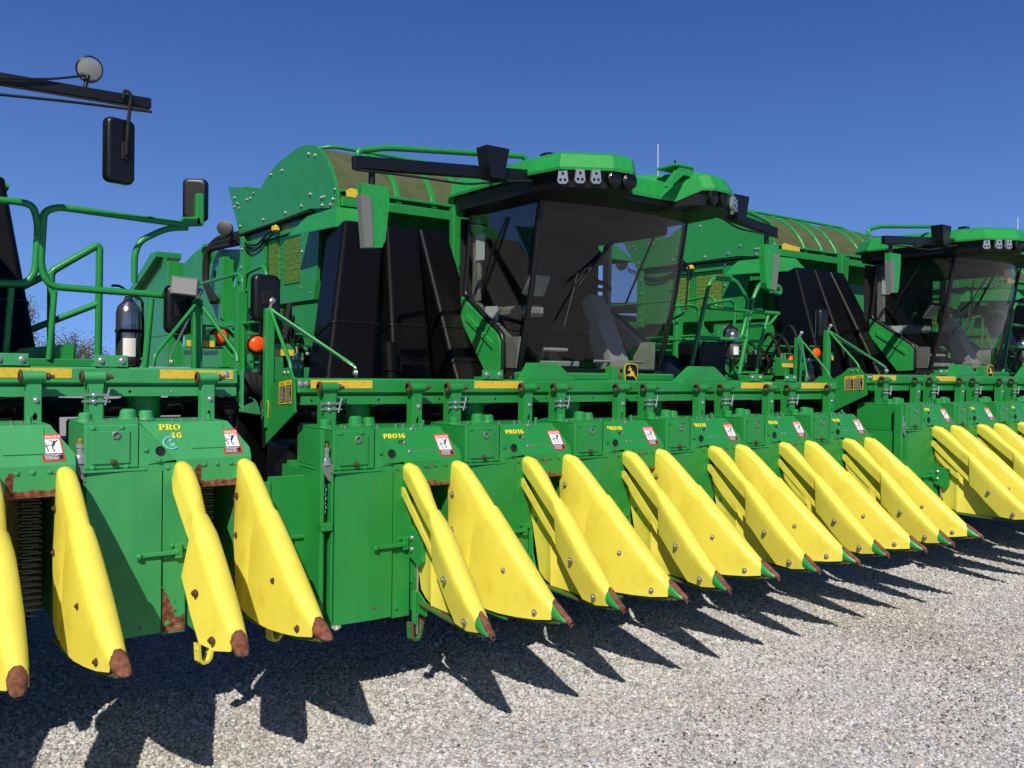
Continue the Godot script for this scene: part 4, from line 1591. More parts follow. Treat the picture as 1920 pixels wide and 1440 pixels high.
func height_sensor(root: Node3D, dx: float):
	var s := S()
	prism(s, V2([-2.80, 1.46, -2.72, 1.46, -2.722, 1.36, -2.745, 1.36, -2.775, 1.40]), -0.09, -0.02)
	var hs := part("height_sensor", s, M.greyplast, root, Vector3(dx, 0, 0))
	s = S()
	lathe(s, V2([0.0, 0.0, 0.038, 0.0, 0.036, 0.03, 0.025, 0.045, 0.024, 0.075, 0.028, 0.08, 0.028, 0.10, 0.0, 0.10]), at(-2.76, 1.455, -0.05), 14)
	part("sensor_cap", s, M.steel, hs)
	s = S()
	lathe(s, V2([0.0, 0.0, 0.017, 0.0, 0.017, 0.018, 0.010, 0.028, 0.0, 0.03]), at(-2.758, 1.555, -0.05), 12)
	part("sensor_knob", s, M.brass, hs)
	s = S()
	for k in 7:
		lathe(s, V2([0.004, -0.012, 0.010, 0, 0.004, 0.012]), at(-2.76 + 0.004 * (k % 2), 1.335 - 0.026 * k, -0.05), 6)
	part("sensor_chain", s, M.steel, hs)

func cab_plan(inset: float) -> PackedVector2Array:
	var half := [[0.0, -0.20], [0.26, -0.19], [0.36, 0.0], [0.44, 0.05], [0.62, 0.04], [0.95, -0.16], [1.0, -0.45], [1.0, -1.55], [0.86, -1.8], [0.0, -1.85]]
	var p := PackedVector2Array()
	for q in half: p.append(Vector2(q[0], q[1]))
	for i in range(half.size() - 2, 0, -1): p.append(Vector2(-half[i][0], half[i][1]))
	var c := Vector2(0, -0.9)
	for i in p.size():
		var d := p[i] - c
		p[i] = c + Vector2(d.x * (1.0 - inset / 1.0), d.y * (1.0 - inset / 0.9))
	return p

func ring3(p: PackedVector2Array, y: float) -> Array:
	var r := []
	for q in p: r.append(Vector3(q.x, y, q.y))
	return r

func cap(s: SurfaceTool, r: Array, up: bool):
	var p := PackedVector2Array()
	for v in r: p.append(Vector2(v.x, v.z))
	var idx := Geometry2D.triangulate_polygon(p)
	for i in range(0, idx.size(), 3):
		var a: Vector3 = r[idx[i]]
		var b: Vector3 = r[idx[i + 1]]
		var c: Vector3 = r[idx[i + 2]]
		var n := (b - a).cross(c - a)
		if (n.y > 0) == up: tri(s, a, c, b)
		else: tri(s, a, b, c)

func wall_rings(s: SurfaceTool, rings: Array, groups := []):
	for i in rings.size() - 1:
		s.set_smooth_group(groups[i] if i < groups.size() else -1)
		var a: Array = rings[i]
		var b: Array = rings[i + 1]
		for k in a.size():
			var k2: int = (k + 1) % a.size()
			quad(s, a[k], b[k], b[k2], a[k2])
	s.set_smooth_group(-1)

func cab(root: Node3D, old: bool):
	# roof: green shell over a black lamp band
	var s := S()
	var o := cab_plan(0.0)
	var rings := [ring3(cab_plan(0.04), 3.462), ring3(o, 3.455), ring3(cab_plan(-0.004), 3.475), ring3(cab_plan(0.035), 3.575), ring3(cab_plan(0.10), 3.61), ring3(cab_plan(0.5), 3.65)]
	for i in 6:
		for v in range(rings[i].size()):
			var q: Vector3 = rings[i][v]
			if abs(q.x) < 0.33 and q.z > -0.6: q.y -= [0.075, 0.075, 0.07, 0.06, 0.07, 0.02][i]
			if q.z < -1.2 and i > 2: q.y += 0.02
			rings[i][v] = q
	wall_rings(s, rings)
	cap(s, rings[5], true)
	var roof := part("cab_roof", s, M.green_gloss, root)
	s = S()
	rings = [ring3(cab_plan(0.20), 3.31), ring3(cab_plan(0.06), 3.345), ring3(cab_plan(0.045), 3.46)]
	wall_rings(s, rings)
	cap(s, rings[0], false)
	cap(s, rings[2], true)
	part("lamp_band", s, M.black, roof)
	# lamps: three square-cut and two round to each side
	for side in [-1, 1]:
		for q in [[0.905, -0.195, 0.95], [0.83, -0.105, 0.6], [0.735, -0.045, 0.5]]:
			s = S()
			var xf := Transform3D(Basis(Vector3.UP, side * q[2] * 0.75), Vector3(side * q[0], 3.405, q[1] + 0.015))
			prism(s, V2([-0.039, -0.03, -0.024, -0.05, 0.024, -0.05, 0.039, -0.03, 0.030, 0.046, -0.030, 0.046]), 0, 0.03, xf)
			var l := part("square_lamp", s, M.lens, roof)
			s = S()
			for e in [[0.0, 0.022], [-0.016, -0.022], [0.016, -0.022]]:
				cyl(s, xf * Vector3(e[0], e[1], 0.03), xf * Vector3(e[0], e[1], 0.0335), 0.010, 8)
			part("lamp_diode", s, M.darklens, l)
		for q in [[0.585, 0.0], [0.45, 0.01]]:
			s = S()
			var af := aim(Vector3(side * q[0], 3.405, q[1]), Vector3(side * 0.15, 0.0, 1))
			lathe(s, V2([0.060, 0.0, 0.060, 0.03, 0.052, 0.036]), af, 20)
			var l := part("round_lamp", s, M.black, roof)
			s = S()
			lathe(s, V2([0.052, 0.03, 0.04, 0.042, 0.02, 0.048, 0.0, 0.05]), af, 20, true)
			part("lamp_glass", s, M.darklens, l)
	# receiver bracket over the middle and aerials
	s = S()
	prism(s, V2([0.05, 3.46, 0.10, 3.46, 0.25, 3.575, 0.31, 3.575, 0.43, 3.46, 0.48, 3.46, 0.36, 3.635, 0.21, 3.635]), -0.14, -0.10)
	rbox(s, at(0.26, 3.645, -0.2), Vector3(0.20, 0.025, 0.22), 0.008)
	part("receiver_bracket", s, M.green_gloss, root)
	s = S()
	cyl(s, Vector3(0.36, 3.62, -0.3), Vector3(0.36, 3.74, -0.3), 0.008, 6)
	part("aerial", s, M.black, root)
	s = S()
	cyl(s, Vector3(0.22, 3.6, -0.35), Vector3(0.215, 3.86, -0.35), 0.003, 5)
	part("aerial", s, M.white, root)
	s = S()
	box(s, -0.86, -0.76, 3.60, 3.645, -0.52, -0.42, 0.01)
	part("beacon_mount", s, M.black, root)
	# glass
	var bot := []
	var top := []
	for i in 13:
		var t := -1.0 + 2.0 * i / 12
		bot.append(Vector3(t * 0.77, 2.035, -0.84 + 0.13 * (1 - t * t)))
		top.append(Vector3(t * 0.80, 3.335, -0.56 + 0.13 * (1 - t * t)))
	s = S()
	var mid := []
	for i in 13: mid.append((bot[i] + top[i]) / 2 + Vector3(0, 0, 0.03))
	loft(s, [bot, mid, top])
	part("windshield", s, M.glass, root)
	s = S()
	tube(s, PackedVector3Array(bot), 0.014, 0, 6)
	part("windshield_seal", s, M.black, root)
	for side in [-1, 1]:
		s = S()
		var gp := V2([-0.60, 3.33, -0.86, 2.04, -1.03, 2.04, -1.03, 2.30, -1.58, 2.66, -1.55, 3.33])
		prism(s, gp, 0, 0.006, side_frame(side * 0.80))
		part("side_window", s, M.glass, root)
		s = S()
		tube(s, PackedVector3Array([Vector3(side * 0.79, 3.34, -0.57), Vector3(side * 0.785, 2.70, -0.675), Vector3(side * 0.77, 2.03, -0.85)]), 0.024, 0.2, 8)
		tube(s, PackedVector3Array([Vector3(side * 0.79, 3.34, -1.53), Vector3(side * 0.80, 2.66, -1.60), Vector3(side * 0.80, 2.30, -1.04), Vector3(side * 0.80, 2.02, -1.03)]), 0.026, 0.05, 8)
		part("cab_pillar", s, M.black, root)
		s = S()
		var pp := V2([-1.60, 2.64, -1.07, 2.31, -1.03, 2.25, -1.03, 2.01, -1.22, 2.0, -1.60, 2.44])
		prism(s, pp, 0, 0.04, side_frame(side * 0.82 + 0.02))
		prism(s, V2([-1.50, 2.44, -1.12, 2.20, -1.11, 2.24, -1.50, 2.49]), 0, 0.07, side_frame(side * 0.82 + 0.035))
		part("cab_side_shield", s, M.green_gloss, root)
		s = S()
		prism(s, V2([-1.02, 2.04, -0.89, 2.04, -0.885, 2.29, -1.02, 2.29, -1.5, 2.6, -1.5, 2.56]), 0, 0.05, side_frame(side * 0.74 + 0.025))
		box(s, side * 0.72, side * 0.76, 2.6, 3.3, -1.56, -1.46, 0.01)
		part("inner_trim", s, M.trim, root)
		# window wiper
		s = S()
		tube(s, PackedVector3Array([Vector3(side * 0.815, 3.24, -0.98), Vector3(side * 0.835, 2.95, -1.18), Vector3(side * 0.815, 2.66, -1.33)]), 0.010, 0.1, 6)
		part("side_wiper", s, M.black, root)
	# main wiper
	s = S()
	tube(s, V3([0.219, 3.421, -0.500, -0.115, 3.052, -0.500, -0.507, 2.689, -0.500]), 0.012, 0.1, 6)
	tube(s, V3([0.132, 3.378, -0.490, -0.180, 3.024, -0.490, -0.478, 2.682, -0.490]), 0.008, 0.1, 6)
	tube(s, V3([-0.338, 3.094, -0.580, -0.440, 2.699, -0.580, -0.541, 2.369, -0.580]), 0.009, 0.1, 6)
	part("wiper", s, M.black, root)
	# inside
	s = S()
	box(s, -0.78, 0.78, 1.98, 2.03, -1.7, -0.80, 0.0)
	box(s, -0.78, 0.78, 2.03, 3.32, -1.72, -1.68, 0.0)
	box(s, -0.74, 0.74, 3.22, 3.31, -1.68, -0.72, 0.02)
	part("cab_shell", s, M.seat, root)
	s = S()
	rbox(s, at(0.0, 2.42, -1.38), Vector3(0.52, 0.16, 0.50), 0.05)
	rbox(s, Transform3D(Basis(Vector3(1, 0, 0), -0.12), Vector3(0.0, 2.78, -1.60)), Vector3(0.48, 0.62, 0.14), 0.05)
	rbox(s, at(0.0, 3.12, -1.64), Vector3(0.26, 0.16, 0.10), 0.03)
	box(s, -0.2, 0.2, 2.03, 2.34, -1.55, -1.25, 0.02)
	part("operator_seat", s, M.seat, root)
	s = S()
	rbox(s, at(-0.42, 2.52, -1.35), Vector3(0.18, 0.10, 0.55), 0.03)
	rbox(s, Transform3D(Basis(Vector3(1, 0, 0), 0.5), Vector3(-0.50, 2.72, -1.0)), Vector3(0.22, 0.18, 0.04), 0.01)
	part("arm_console", s, M.trim, root)
	s = S()
	prism(s, V2([-1.02, 2.03, -0.82, 2.03, -0.84, 2.12, -1.02, 2.45, -1.16, 2.66, -1.24, 2.64, -1.16, 2.40]), 0, 0.20, side_frame(0.40))
	prism(s, V2([-1.12, 2.44, -1.0, 2.48, -1.16, 2.70, -1.26, 2.66]), 0, 0.15, side_frame(0.375))
	var col := part("steering_column", s, M.trim, root)
	s = S()
	cyl(s, Vector3(0.02, 2.11, -0.86), Vector3(0.58, 2.11, -0.86), 0.012, 8)
	part("foot_bar", s, M.trim, col)
	s = S()
	var wr := PackedVector3Array()
	for k in 25:
		var t := TAU * k / 24
		wr.append(Vector3(0.30 + 0.21 * cos(t), 2.82 + 0.08 * sin(t), -1.28 - 0.19 * sin(t)))
	tube(s, wr, 0.017, 0, 8)
	tube(s, V3([0.30, 2.66, -1.20, 0.30, 2.82, -1.28]), 0.03, 0, 8)
	tube(s, V3([0.10, 2.82, -1.28, 0.50, 2.82, -1.28]), 0.014, 0, 6)
	part("steering_wheel", s, M.black, col)
	s = S()
	rbox(s, Transform3D(Basis(Vector3(0, 1, 0), 0.4), Vector3(-0.73, 2.49, -1.30)), Vector3(0.02, 0.12, 0.12), 0.003)
	rbox(s, Transform3D(Basis(Vector3(0, 1, 0), 0.2), Vector3(-0.76, 3.05, -1.44)), Vector3(0.012, 0.22, 0.10), 0.003)
	part("papers", s, M.paper, root)
	s = S()
	rbox(s, at(-0.25, 2.08, -1.0), Vector3(0.30, 0.05, 0.2), 0.01)
	rbox(s, at(-0.25, 2.20, -1.05), Vector3(0.2, 0.03, 0.12), 0.01)
	part("pedal_block", s, M.trim, root)
	# front sill, badge, steps
	s = S()
	box(s, -0.90, 0.78, 1.945, 2.01, -0.75, -0.66, 0.012)
	var sill := part("front_sill", s, M.green, root)
	s = S()
	box(s, 0.0, 0.06, 1.93, 2.065, -0.70, -0.60, 0.004)
	part("sill_bracket", s, M.green, sill)
	s = S()
	box(s, 0.06, 0.10, 1.90, 2.07, -0.70, -0.615, 0.004)
	part("rusty_flange", s, M.rust, sill)
	s = S()
	box(s, 0.155, 0.315, 1.93, 2.075, -0.66, -0.64, 0.004)
	part("badge_plate", s, M.green, sill)
	badge(sill, 0.155, at(0.235, 2.02, -0.638))
	s = S()
	prism(s, V2([0.80, 1.93, 1.24, 1.93, 1.20, 2.02, 1.02, 2.12, 0.82, 2.12]), -0.98, -0.95)
	part("step_plate", s, M.step, root)
	s = S()
	box(s, -0.85, 0.85, 1.55, 1.98, -1.75, -0.86, 0.02)
	part("cab_base", s, M.black, root)

func roof_rail_and_mirrors(root: Node3D, old: bool):
	for side in [-1, 1]:
		var k := Transform3D(Basis(Vector3(-side, 0, 0), Vector3(0, 1, 0), Vector3(0, 0, 1)), Vector3.ZERO)
		var s := S()
		var pts := V3([-2.22, 3.44, -0.78, -2.22, 3.50, -0.78, -1.99, 3.563, -0.8, -0.78, 3.69, -0.8, -0.76, 3.60, -0.8])
		for i in pts.size(): pts[i] = k * pts[i]
		tube(s, pts, 0.022, 0.07, 10)
		if not old: part("roof_rail", s, M.green, root)
		s = S()
		var ex := 2.39 if side < 0 else 1.93
		var a := k * Vector3(-ex, 3.345, -0.5)
		var b := k * Vector3(-0.96, 3.46, -0.5)
		if old:
			a = k * Vector3(-2.274, 3.50, -0.5)
			b = k * Vector3(-0.8, 3.48, -0.5)
		var mx := ex - 0.135
		var x := (b - a).normalized()
		var z := Vector3(0, 0, 1)
		rbox(s, Transform3D(Basis(x, z.cross(x), z), (a + b) / 2), Vector3((b - a).length(), 0.062 if old else 0.085, 0.055), 0.006)
		var arm := part("mirror_arm", s, M.black, root)
		s = S()
		var c := k * Vector3(-1.32, 3.50, -0.48)
		prism(s, V2([-0.10, 0.10, 0.10, 0.10, 0.08, 0.0, 0.055, -0.12, -0.055, -0.12, -0.08, 0.0]), -0.05, 0.08, at(c.x, c.y, c.z))
		part("arm_bracket", s, M.black, arm)
		s = S()
		tube(s, PackedVector3Array([a + Vector3(0, -0.05, 0.03), a.lerp(b, 0.3) + Vector3(0, -0.07, 0.04), a.lerp(b, 0.6) + Vector3(0, -0.10, 0.04), a.lerp(b, 0.8) + Vector3(0, -0.06, 0.04), b + Vector3(0, -0.04, 0.04)]), 0.009, 0.1, 6)
		part("arm_cable", s, M.rubber, arm)
		if not old:
			s = S()
			cyl(s, k * Vector3(-mx, 3.20, -0.5), k * Vector3(-mx, 3.34, -0.5), 0.022, 10)
			part("mirror_stem", s, M.black, arm)
			s = S()
			prism(s, V2([-0.105, 0.20, -0.07, -0.215, 0.05, -0.20, 0.075, -0.15, 0.10, 0.10, 0.095, 0.20]), -0.06, 0.0, k * at(-mx, 3.01, -0.44))
			var h := part("mirror_housing", s, M.green_gloss, root)
			s = S()
			prism(s, V2([-0.112, 0.125, -0.078, -0.212, -0.015, -0.205, -0.035, 0.11, -0.045, 0.125]), -0.055, 0.008, k * at(-mx, 3.01, -0.44))
			part("housing_inlay", s, M.greyplast, h)
			s = S()
			prism(s, V2([-0.085, 0.18, -0.055, -0.19, 0.04, -0.18, 0.085, 0.18]), -0.068, -0.06, k * at(-mx, 3.01, -0.44))
			part("mirror_glass", s, M.mirror, h)
		elif side > 0:
			s = S()
			var xf := Transform3D(Basis(Vector3.UP, 0.3), Vector3(2.105, 3.20, -0.5))
			mirror_shell(s, 0.17, 0.37, 0.065, xf)
			var mir := part("mirror_housing", s, M.black, root)
			s = S()
			tube(s, V3([2.116, 3.494, -0.460, 2.121, 3.541, -0.460, 2.147, 3.540, -0.460, 2.159, 3.518, -0.460, 2.143, 3.347, -0.460, 2.135, 3.177, -0.460]), 0.010, 0.03, 8)
			rbox(s, xf * at(0.02, -0.0, 0.035), Vector3(0.05, 0.10, 0.02), 0.004)
			part("mirror_hanger", s, M.rubber, mir)
			s = S()
			rbox(s, xf * at(0, 0, -0.032), Vector3(0.15, 0.34, 0.008), 0.004)
			part("mirror_glass", s, M.mirror, mir)
			s = S()
			var af := aim(Vector3(1.945, 3.635, -0.5), Vector3(0.15, -0.35, 0.9))
			lathe(s, V2([0.0, -0.05, 0.035, -0.045, 0.07, -0.02, 0.075, 0.0, 0.068, 0.006]), af, 20)
			cyl(s, Vector3(1.94, 3.60, -0.5), Vector3(1.92, 3.52, -0.5), 0.012, 8)
			tube(s, V3([1.92, 3.59, -0.48, 1.75, 3.53, -0.46, 1.6, 3.50, -0.455, 1.3, 3.46, -0.455]), 0.007, 0.05, 6)
			var lamp := part("round_work_lamp", s, M.black, root)
			s = S()
			lathe(s, V2([0.068, 0.004, 0.04, 0.012, 0.0, 0.014]), af, 20, true)
			part("lamp_lens", s, M.lens, lamp)

func rear_body(root: Node3D):
	for side in [-1, 1]:
		var s := S()
		var holes := []
		for q in [[-6.9, 2.6, 0.08], [-6.2, 3.15, 0.05], [-5.5, 3.0, 0.07], [-5.32, 2.95, 0.05], [-7.3, 3.0, 0.06], [-7.55, 2.35, 0.10], [-6.02, 2.85, 0.05]]:
			holes.append(disc(q[0], q[1], q[2]))
		holes.append(V2([-5.4, 2.7, -5.15, 2.7, -5.15, 2.25, -5.3, 2.2, -5.45, 2.5]))
		holes.append(V2([-5.95, 3.25, -5.72, 3.2, -5.75, 3.05, -6.0, 3.07]))
		prism_cut(s, V2([-8.5, 3.50, -7.5, 3.40, -7.05, 3.50, -6.5, 3.55, -5.9, 3.42, -5.0, 3.33, -4.9, 2.0, -8.6, 2.0]), holes, 0, 0.03, side_frame(side * 1.45))
		var o := part("rear_side_plate", s, M.green, root)
		s = S()
		prism(s, V2([-10.1, 2.9, -9.9, 3.2, -8.7, 3.55, -8.2, 3.55, -8.2, 2.0, -10.1, 2.0]), 0, 0.03, side_frame(side * 1.52))
		prism(s, V2([-9.8, 3.2, -8.6, 3.62, -8.3, 3.62, -8.3, 3.55, -9.8, 3.1]), 0, 0.35, side_frame(side * 1.6 if side > 0 else -1.3))
		part("rear_gate_plate", s, M.green, root)
		s = S()
		box(s, side * 1.46, side * 1.60, 2.0, 3.45, -8.0, -7.85, 0.01)
		box(s, side * 1.46, side * 1.58, 2.0, 3.3, -5.75, -5.6, 0.01)
		box(s, side * 1.46, side * 1.56, 2.45, 2.53, -7.9, -5.1, 0.01)
		part("gate_stiffener", s, M.green, o)
		s = S()
		lathe(s, V2([0.085, 0.0, 0.12, 0.0, 0.12, 0.09, 0.085, 0.09, 0.085, 0.0]), aim(Vector3(side * 1.45, 3.42, -6.45), Vector3(side, 0, 0.2)), 18)
		part("pivot_hub", s, M.green, o)
		s = S()
		for j in 3:
			tube(s, PackedVector3Array([Vector3(side * 1.55, 3.40 + 0.05 * j, -4.9), Vector3(side * 1.55, 3.44 + 0.05 * j, -5.9), Vector3(side * 1.6, 3.42, -6.12 - 0.03 * j), Vector3(side * 1.6, 3.0, -6.15 - 0.03 * j), Vector3(side * 1.6, 2.78, -5.9 + 0.1 * j)]), 0.035, 0.14, 8)
		part("gate_hose", s, M.rubber, root)
	# walkway rails on the off side
	var s := S()
	tube(s, V3([-2.000, 2.910, -6.941, -2.000, 2.896, -5.982, -2.000, 2.924, -3.815, -2.000, 2.878, -3.692, -2.000, 2.415, -3.663, -2.000, 1.953, -3.633]), 0.017, 0.08, 8)
	tube(s, V3([-2.000, 2.771, -3.629, -2.000, 2.896, -3.588, -2.000, 2.914, -3.501, -2.000, 2.941, -3.166, -2.000, 2.905, -3.084, -2.000, 2.805, -3.041]), 0.017, 0.05, 8)
	tube(s, V3([-2.000, 2.375, -7.106, -2.000, 2.430, -3.663, -2.000, 2.447, -2.887]), 0.015, 0.0, 8)
	part("walkway_rail", s, M.green, root)
	s = S()
	box(s, -2.2, -1.5, 1.86, 1.92, -7.5, -1.9, 0.01)
	box(s, -2.2, -2.1, 1.60, 1.86, -4.2, -1.9, 0.01)
	box(s, -2.06, -1.96, 1.6, 2.75, -3.75, -3.65, 0.01)
	part("walkway", s, M.green, root)
	s = S()
	box(s, -1.2, 1.2, 0.95, 2.0, -8.0, -1.9, 0.02)
	part("chassis", s, M.green, root)

func wheels(root: Node3D):
	for q in [[-1.55, -2.15, 0.95, 0.52], [1.55, -2.15, 0.95, 0.52], [-1.3, -6.6, 0.72, 0.42], [1.3, -6.6, 0.72, 0.42]]:
		var s := S()
		var r: float = q[2]
		var w: float = q[3]
		var xf := Transform3D(Basis(Vector3(0, 0, 1), PI / 2), Vector3(q[0] + w / 2, r, q[1]))
		lathe(s, V2([r * 0.5, 0.04, r * 0.62, 0.0, r * 0.9, 0.02, r * 0.97, 0.08, r * 0.97, w - 0.08, r * 0.9, w - 0.02, r * 0.62, w, r * 0.5, w - 0.04, r * 0.5, 0.04]), xf, 36)
		for k in 22:
			var t := TAU * k / 22
			for e in 2:
				var b := Basis(Vector3(1, 0, 0), t + 0.14 * e) * Basis(Vector3(0, 1, 0), 0.0) * Basis(Vector3(0, 0, 1), 0.5 if e == 0 else -0.5)
				rbox(s, Transform3D(Basis(Vector3(1, 0, 0), t + 0.14 * e), Vector3(q[0], r, q[1])) * Transform3D(Basis(Vector3(0, 1, 0), 0.6 if e == 0 else -0.6), Vector3((e - 0.5) * w * 0.45, r * 0.97, 0)), Vector3(w * 0.52, 0.06, 0.05), 0.01)
		var o := part("wheel", s, M.rubber, root)
		s = S()
		lathe(s, V2([0.0, 0.12, r * 0.2, 0.10, r * 0.25, 0.16, r * 0.45, 0.14, r * 0.52, 0.03, r * 0.52, w - 0.03, r * 0.45, w - 0.14, r * 0.2, w - 0.12, 0.0, w - 0.12]), xf, 28)
		part("rim", s, M.stripe, o)

func ladder(root: Node3D):
	var s := S()
	tube(s, V3([1.343, 2.009, -1.000, 1.471, 2.477, -1.000, 1.594, 2.880, -1.000, 1.654, 2.941, -1.000, 1.942, 2.941, -1.000, 1.998, 2.919, -1.000, 2.165, 2.761, -1.000]), 0.022, 0.06, 8)
	tube(s, V3([2.057, 2.016, -1.000, 2.144, 2.346, -1.000, 2.246, 2.777, -1.000, 2.341, 2.933, -1.000, 2.476, 2.948, -1.000, 2.667, 2.923, -1.000, 2.686, 2.869, -1.000, 2.652, 2.850, -1.000, 2.530, 2.870, -1.000]), 0.022, 0.06, 8)
	part("ladder_stile", s, M.green, root)
	for q in [[V3([1.540, 2.653, -1.000, 2.168, 2.650, -1.000, 2.658, 2.648, -1.000]), 0.02], [V3([1.444, 2.359, -1.000, 1.983, 2.357, -1.000, 2.078, 2.386, -1.000, 2.138, 2.558, -1.000, 2.165, 2.761, -1.000]), 0.02], [V3([2.140, 2.494, -1.000, 2.490, 2.520, -1.000, 2.574, 2.578, -1.000, 2.641, 2.647, -1.000]), 0.016], [V3([2.118, 2.398, -1.000, 2.177, 2.347, -1.000, 2.427, 2.355, -1.000]), 0.016], [V3([2.487, 2.617, -1.000, 2.346, 2.245, -1.000, 2.319, 2.018, -1.000]), 0.018], [V3([2.089, 2.032, -1.000, 2.336, 2.034, -1.000]), 0.016], [V3([1.350, 2.039, -1.000, 1.542, 2.041, -1.000]), 0.016]]:
		s = S()
		tube(s, q[0], q[1], 0.05, 8)
		part("ladder_rail", s, M.green, root)
	s = S()
	tube(s, V3([2.053, 2.599, -1.900, 2.217, 2.664, -1.900, 2.248, 2.758, -1.900, 2.287, 3.177, -1.900, 2.101, 3.277, -1.900]), 0.012, 0.04, 6)
	part("mirror_rod", s, M.black, root)
	for q in [V3([2.639, 2.046, -2.400, 2.643, 2.880, -2.400, 2.570, 2.967, -2.400, 2.483, 2.974, -2.400]), V3([2.575, 2.784, -2.400, 2.915, 2.821, -2.400, 3.008, 2.776, -2.400, 3.048, 2.336, -2.400, 3.047, 2.032, -2.400]), V3([3.145, 2.847, -2.400, 3.575, 2.923, -2.400, 3.656, 2.876, -2.400, 3.650, 2.418, -2.400]), V3([2.498, 2.400, -2.400, 2.971, 2.422, -2.400]), V3([3.076, 2.653, -2.400, 3.121, 2.033, -2.400])]:
		s = S()
		tube(s, q, 0.02, 0.08, 8)
		part("platform_rail", s, M.green, root)
	s = S()
	prism(s, V2([1.35, 2.03, 1.62, 2.27, 1.62, 2.35, 1.35, 2.10]), -1.75, -1.73)
	prism(s, V2([2.15, 2.55, 2.75, 2.05, 2.75, 1.95, 2.62, 1.98, 2.10, 2.45]), -1.60, -1.58)
	box(s, 2.26, 2.34, 1.8, 2.5, -1.5, -1.45, 0.006)
	box(s, 1.2, 2.5, 1.86, 1.92, -2.6, -1.2, 0.01)
	part("platform", s, M.green, root)
	s = S()
	box(s, 1.95, 2.35, 1.93, 2.35, -1.75, -1.4, 0.03)
	part("battery_box", s, M.black, root)
	s = S()
	box(s, 2.05, 2.08, 2.02, 2.24, -1.13, -1.08, 0.004)
	part("extinguisher_bracket", s, M.green, root)

func old_rails(root: Node3D):
	for q in [[V3([1.454, 2.917, -1.000, 1.657, 2.927, -1.000, 1.733, 2.914, -1.000, 1.762, 2.806, -1.000, 1.747, 2.517, -1.000, 1.702, 2.444, -1.000, 1.456, 2.430, -1.000]), 0.022, 0.12],
			[V3([2.615, 2.896, -1.000, 1.865, 2.921, -1.000, 1.790, 2.883, -1.000, 1.775, 2.551, -1.000, 1.822, 2.436, -1.000, 2.505, 2.424, -1.000]), 0.022, 0.12],
			[V3([2.308, 2.493, -1.000, 2.307, 2.669, -1.000, 2.338, 2.761, -1.000, 2.501, 2.860, -1.000, 2.636, 2.878, -1.000]), 0.020, 0.12],
			[V3([1.851, 2.412, -1.000, 1.825, 1.994, -1.000]), 0.018, 0.0], [V3([1.622, 2.413, -1.000, 1.594, 1.996, -1.000]), 0.018, 0.0],
			[V3([2.412, 2.398, -1.000, 2.377, 1.950, -1.000]), 0.020, 0.0],
			[V3([1.997, 1.998, -2.100, 1.996, 2.626, -2.100, 2.051, 2.668, -2.100, 2.301, 2.846, -2.100, 2.316, 2.824, -2.100, 2.314, 2.572, -2.100, 2.311, 1.961, -2.100]), 0.026, 0.08],
			[V3([1.850, 2.199, -2.100, 2.301, 2.414, -2.100]), 0.024, 0.0], [V3([1.769, 2.477, -2.100, 1.993, 2.618, -2.100]), 0.024, 0.0]]:
		var s := S()
		tube(s, q[0], q[1], q[2], 10)
		part("platform_rail", s, M.green, root)
	var s := S()
	var a := V3([2.612, 2.900, -1.000, 2.704, 2.938, -1.000])
	rbox(s, Transform3D(Basis(Vector3(0, 0, 1), 0.15), (a[0] + a[1]) / 2), Vector3(0.12, 0.06, 0.06), 0.01)
	box(s, a[1].x - 0.02, a[1].x + 0.03, a[1].y - 0.04, a[1].y + 0.17, -1.03, -0.97, 0.006)
	part("mirror_bracket", s, M.green, root)
	s = S()
	mirror_shell(s, 0.16, 0.28, 0.06, Transform3D(Basis(Vector3.UP, -0.5), a[1] + Vector3(0.0, 0.14, -0.07)))
	var mr := part("rail_mirror", s, M.black, root)
	s = S()
	rbox(s, Transform3D(Basis(Vector3.UP, -0.5), a[1] + Vector3(0.02, 0.14, -0.105)), Vector3(0.13, 0.24, 0.008), 0.004)
	part("mirror_glass", s, M.mirror, mr)
	s = S()
	box(s, 1.2, 2.1, 1.95, 2.0, -2.3, -1.0, 0.006)
	prism(s, V2([1.6, 2.0, 2.0, 2.0, 2.0, 2.1, 1.7, 2.06]), -1.2, -1.18)
	part("platform", s, M.green, root)

